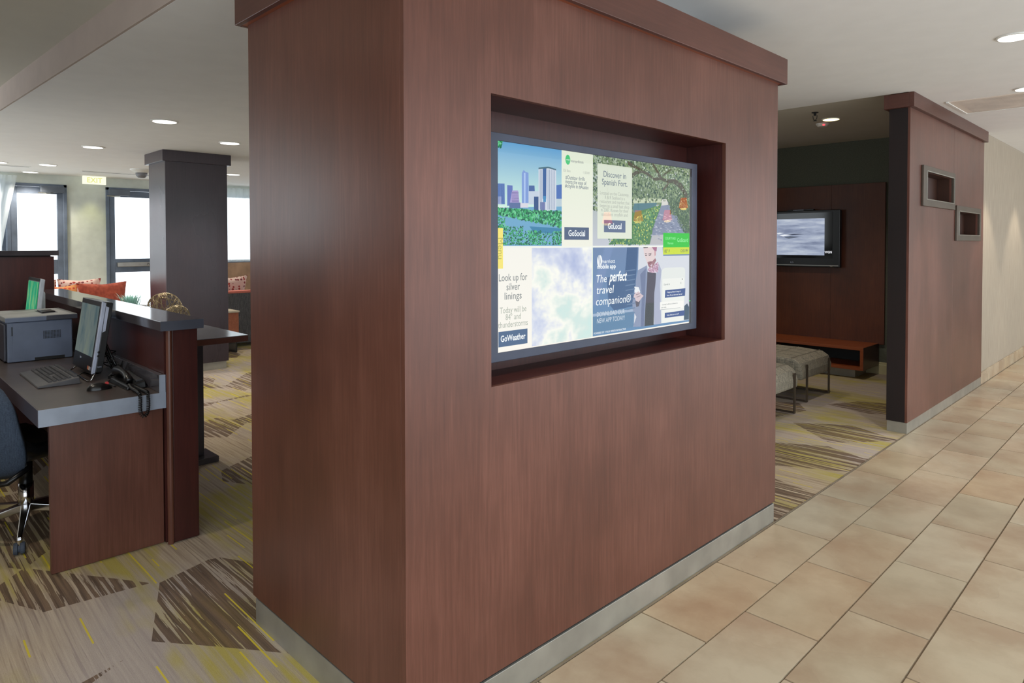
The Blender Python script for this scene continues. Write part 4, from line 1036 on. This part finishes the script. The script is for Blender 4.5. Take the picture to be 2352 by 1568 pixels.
# ================================================================== ALCOVE
tv = thing('wood_panel', (-3.4, YT, .34), 'tall dark mahogany wall panel behind the television', 'panel')
for x0, x1 in ((-4.96, -4.05), (-4.048, -3.12), (-3.118, -2.515)): B(x0, x1, YT-.033, YT-.003, .345, 2.195).build('panel', M['wood_tv'], tv, bevel=.0015)
B(-2.515, -1.75, YT-.001, YT-.0005, .0, .01).build('edge', M['wood_tv'], tv) if False else None
tvs = thing('television', (-3.5, YT-.1, 1.22), 'black wall-mounted television with a pale blurred picture in the alcove', 'television')
ty = YT-.115
B(-4.02, -2.985, ty, ty+.06, 1.215, 1.900).build('case', M['black'], tvs, bevel=.006)
B(-3.6, -3.2, ty+.06, YT-.034, 1.4, 1.75).build('bracket', M['blackmat'], tvs)
B(-3.99, -3.07, ty-.003, ty-.0005, 1.322, 1.870).build('screen', M['screen_off'], tvs)
MB().poly([(-3.93, ty-.0045, 1.358), (-3.162, ty-.0045, 1.358), (-3.162, ty-.0045, 1.800), (-3.93, ty-.0045, 1.800)]).build('picture', M['tvpic'], tvs, fix=False)
jm = MB()   # the streaking bright shape in the middle of the picture
for k, (x, z, l_, h_) in enumerate(((-3.72, 1.60, .16, .012), (-3.66, 1.575, .2, .016), (-3.76, 1.625, .1, .01), (-3.62, 1.61, .22, .008))):
    jm.poly([(x, ty-.0055-.0003*k, z), (x+l_*.3, ty-.0055-.0003*k, z-h_), (x+l_, ty-.0055-.0003*k, z+.004), (x+l_*.4, ty-.0055-.0003*k, z+h_)], [(236, 240, 246), (96, 104, 120), (226, 232, 240), (60, 66, 84)][k])
jm.build('picture_figure', M['lit'], tvs)
text('WGN', .038, (-3.115, ty-.006, 1.395), (PI/2, 0, 0), emit('channel_letters', (225, 225, 230), 1), tvs, width=.085, bold=.001)
text('LG', .026, (-3.56, ty-.002, 1.268), (PI/2, 0, 0), M['silver'], tvs, width=.035)
B(-3.9, -3.0, ty-.004, ty, 1.232, 1.240).build('trim_strip', M['steel'], tvs)
MB().tube([(-3.10, ty-.002, 1.234), (-3.08, ty-.002, 1.226), (-3.06, ty-.002, 1.234)], .004, 6).build('power_lamp', M['steel'], tvs)
sb = thing('set_top_bar', (-3.45, ty+.02, 1.90), 'thin black bar lying on top of the television', 'device')
B(-3.62, -3.30, ty+.005, ty+.05, 1.901, 1.915).build('body', M['black'], sb, bevel=.003)
B(-3.55, -3.42, ty+.003, ty+.005, 1.9035, 1.911).build('light_strip', M['silver'], sb)
# low media bench
lb = thing('media_bench', (-3.7, 7.93, 0), 'low orange mahogany media bench with an open shelf under the television', 'bench')
y0, y1 = 7.68, YT-.031
B(-4.9, -2.575, y0, y1, .325, .358).build('top', M['wood_bench'], lb, bevel=.002)
B(-4.9, -2.575, y0, y1, .105, .135).build('bottom', M['wood_bench'], lb, bevel=.002)
B(-2.610, -2.576, y0+.001, y1, .135, .325).build('side', M['wood_bench'], lb, bevel=.002)
B(-2.577, -2.572, y0+.003, y1, .107, .356).build('end_face', M['wood_dark'], lb)
B(-4.9, -2.61, y1-.015, y1, .135, .325).build('back', M['blackmat'], lb)
B(-3.75, -3.72, y0+.005, y1, .135, .325).build('divider', M['wood_bench'], lb)
B(-4.9, -2.70, y0+.12, y1-.02, .004, .105).build('plinth', M['kick'], lb)
# ottomans
def ottoman(x1, y0, y1, label, dup=None):
    o = thing('ottoman', (x1-.4, (y0+y1)/2, 0), label, 'ottoman', 'tweed ottomans in the alcove')
    x0 = x1-.95; cy = (y0+y1)/2
    prof = []
    hw = (y1-y0)/2
    # rounded waterfall seat, section in X-Z
    sec = [(x0, .26), (x0-.0, .34), (x0+.03, .395), (x0+.09, .418), (x0+.3, .425), (x1-.3, .425), (x1-.09, .412), (x1-.03, .375), (x1-.004, .30), (x1-.004, .225), (x1-.05, .215), (x1-.12, .265), (x1-.3, .285), (x0+.3, .285), (x0+.05, .26)]
    MB().prism(sec, 'y', y0+.01, y1-.01).build('seat', M['tweed'], o, bevel=.02, smooth=False)
    sm = MB()
    for k in range(1, 4):
        yk = y0+(y1-y0)*k/4; sm.tube([(x0+.03, yk, .397), (x0+.09, yk, .420), (x0+.3, yk, .427), (x1-.3, yk, .427), (x1-.09, yk, .414), (x1-.03, yk, .377), (x1-.003, yk, .30)], .003, 5)
    for xk in (x1-.12, x1-.34, x1-.56): sm.tube([(xk, y0+.02, .420 if xk > x1-.2 else .4265), (xk, y1-.02, .420 if xk > x1-.2 else .4265)], .003, 5)
    sm.build('seam', M['tweed'], o)
    for yy in (y0+.10, y1-.10):
        MB().box(x1-.004, x1+.008, yy-.014, yy+.014, .005, .36).box(x0-.008, x0+.004, yy-.014, yy+.014, .005, .34).box(x0+.004, x1-.004, yy-.014, yy+.014, .005, .017).build('leg_frame', M['wood_hull'], o, bevel=.001)
    B(x0+.1, x1-.1, y0+.08, y1-.08, .262, .286).build('underframe', M['blackmat'], o)
    return o
ottoman(-2.505, 5.12, 5.86, 'nearer tweed ottoman on flat metal legs, at the big pillar edge')
ottoman(-2.60, 6.15, 6.88, 'further tweed ottoman with waterfall edge, before the media bench')

# ================================================================== CEILING FITTINGS
def downlight(x, y, z, r, mat, label, grp):
    o = thing('downlight', (x, y, z), label, 'ceiling light', grp)
    MB().lathe([(r, 0), (r, -.006), (r*.88, -.008), (r*.86, -.004)], (x, y, z), 28).build('trim_ring', M['white'], o, smooth=False)
    MB().lathe([(r*.86, -.0085), (r*.86, -.0095)], (x, y, z), 28).build('diffuser', mat, o)
    return o
g1 = 'downlights over the lounge'
lab = ['nearest lit round downlight over the lounge, left of the big pillar', 'second lit downlight beyond the nearest one in the lounge row', 'third small downlight of the lounge row', 'last downlight of the row, just before the left glass door', 'round downlight half hidden by the left edge of the big pillar', 'small downlight showing right of the far pillar', 'downlight at the far left edge of the lounge ceiling']
for (x, y), l in zip(LEFT_LAMPS, lab): downlight(x, y, 2.55, .105, M['glow'], l, g1)
g2 = 'downlights over the corridor'
cl = {1.0: 'corridor downlight nearest the viewer, above the display', 2.9: 'corridor downlight above the far end of the big pillar', 4.6: 'corridor downlight between the two pillars', 6.2: 'corridor downlight at the right edge, beside the ceiling vent', 8.45: 'wall-washing downlight just past the partition', 10.15: 'wall-washing downlight second past the partition', 11.85: 'wall-washing downlight furthest down the corridor'}
for y, l in cl.items(): downlight(-1.12 if y > 7 else (-.75 if y < 5 else -.92), y, CH, .085, M['glow'], l, g2)
downlight(-2.53, 6.60, CH+.03, .085, M['glow_warm'], 'warm lit downlight in the alcove ceiling near the sprinkler', 'downlights over the alcove')
downlight(-3.9, 6.6, CH+.03, .085, M['glow_warm'], 'second alcove downlight, hidden behind the big pillar', 'downlights over the alcove')
for x, y in [(-5.0, .1), (-3.6, .0)]: downlight(x, y, 2.73, .085, M['glow'], 'downlight over the desk bay at x%d' % 0 if False else ('downlight above the printer end of the desk' if x < -4.5 else 'downlight above the phone end of the desk'), 'downlights over the desk')
sp = thing('sprinkler', (-2.51, 6.17, CH+.03), 'dark ceiling sprinkler head in front of the alcove downlight', 'sprinkler')
MB().lathe([(.030, 0), (.030, -.005), (.012, -.008), (.012, -.03)], (-2.51, 6.17, CH+.03), 16).build('escutcheon', M['blackmat'], sp)
MB().tube([(-2.53, 6.17, CH), (-2.525, 6.17, CH-.03), (-2.51, 6.17, CH-.045)], .003, 6).tube([(-2.49, 6.17, CH), (-2.495, 6.17, CH-.03), (-2.51, 6.17, CH-.045)], .003, 6).build('frame_arms', M['blackmat'], sp)
MB().lathe([(.017, -.002), (.017, 0)], (-2.51, 6.17, CH-.046), 12).build('deflector', M['blackmat'], sp)
sd = thing('smoke_detector', (-2.69, 6.80, CH+.03), 'smoke detector with a red light just behind the alcove downlight', 'detector')
MB().lathe([(.062, 0), (.062, -.012), (.045, -.03), (.02, -.032)], (-2.69, 6.80, CH+.03), 24).build('body', M['white'], sd)
MB().lathe([(.010, 0), (.011, -.006), (.004, -.012)], (-2.66, 6.755, CH+.012), 10).build('indicator', M['red'], sd)
cmr = thing('camera_dome', (-10.75, 2.90, 2.55), 'grey ceiling dome detector before the right glass door', 'detector')
MB().lathe([(.14, 0), (.14, -.014), (.085, -.045), (.075, -.05)], (-10.75, 2.9, 2.55), 24).build('base', M['white'], cmr)
MB().lathe([(.075, -.05), (.07, -.09), (.045, -.118), (.012, -.125)], (-10.75, 2.9, 2.55), 24).build('dome', plain('smoked_dome', (120, 120, 124), .3), cmr, smooth=True)
vt = thing('ceiling_vent', (-.95, 6.7, CH), 'large perforated ceiling vent panel over the corridor', 'vent')
B(-1.475, -.42, 6.34, 6.98, CH-.006, CH).build('face', M['ceil_w'], vt)
pm = MB()
for k in range(26): pm.box(-1.42, -.46, 6.385+k*.0222, 6.391+k*.0222, CH-.0075, CH-.006)
tag(pm.build('slots', plain('slot_shadow_grey', (206, 196, 186), .9), vt), kind='stuff')
ring_panel(0, .002, (0, 1, 0, 1), (.1, .9, .1, .9)) if False else None
B(-1.490, -1.472, 6.33, 6.99, CH-.012, CH).build('frame_edge', M['white'], vt); B(-1.475, -.42, 6.978, 6.990, CH-.012, CH).build('frame_edge', M['white'], vt)
for (x, y0, y1, l) in ((-11.6, 2.35, 4.2, 'long slot diffuser in the lounge ceiling, before the right glass door'), (-11.5, .3, 1.75, 'slot diffuser in the lounge ceiling at the left edge')):
    v2 = thing('slot_diffuser', (x, y0, 2.55), l, 'vent')
    B(x-.06, x+.06, y0, y1, 2.545, 2.55).build('frame', M['white'], v2); B(x-.015, x+.015, y0+.02, y1-.02, 2.5435, 2.545).build('slot', plain('slot_grey', (120, 120, 124), .9), v2)
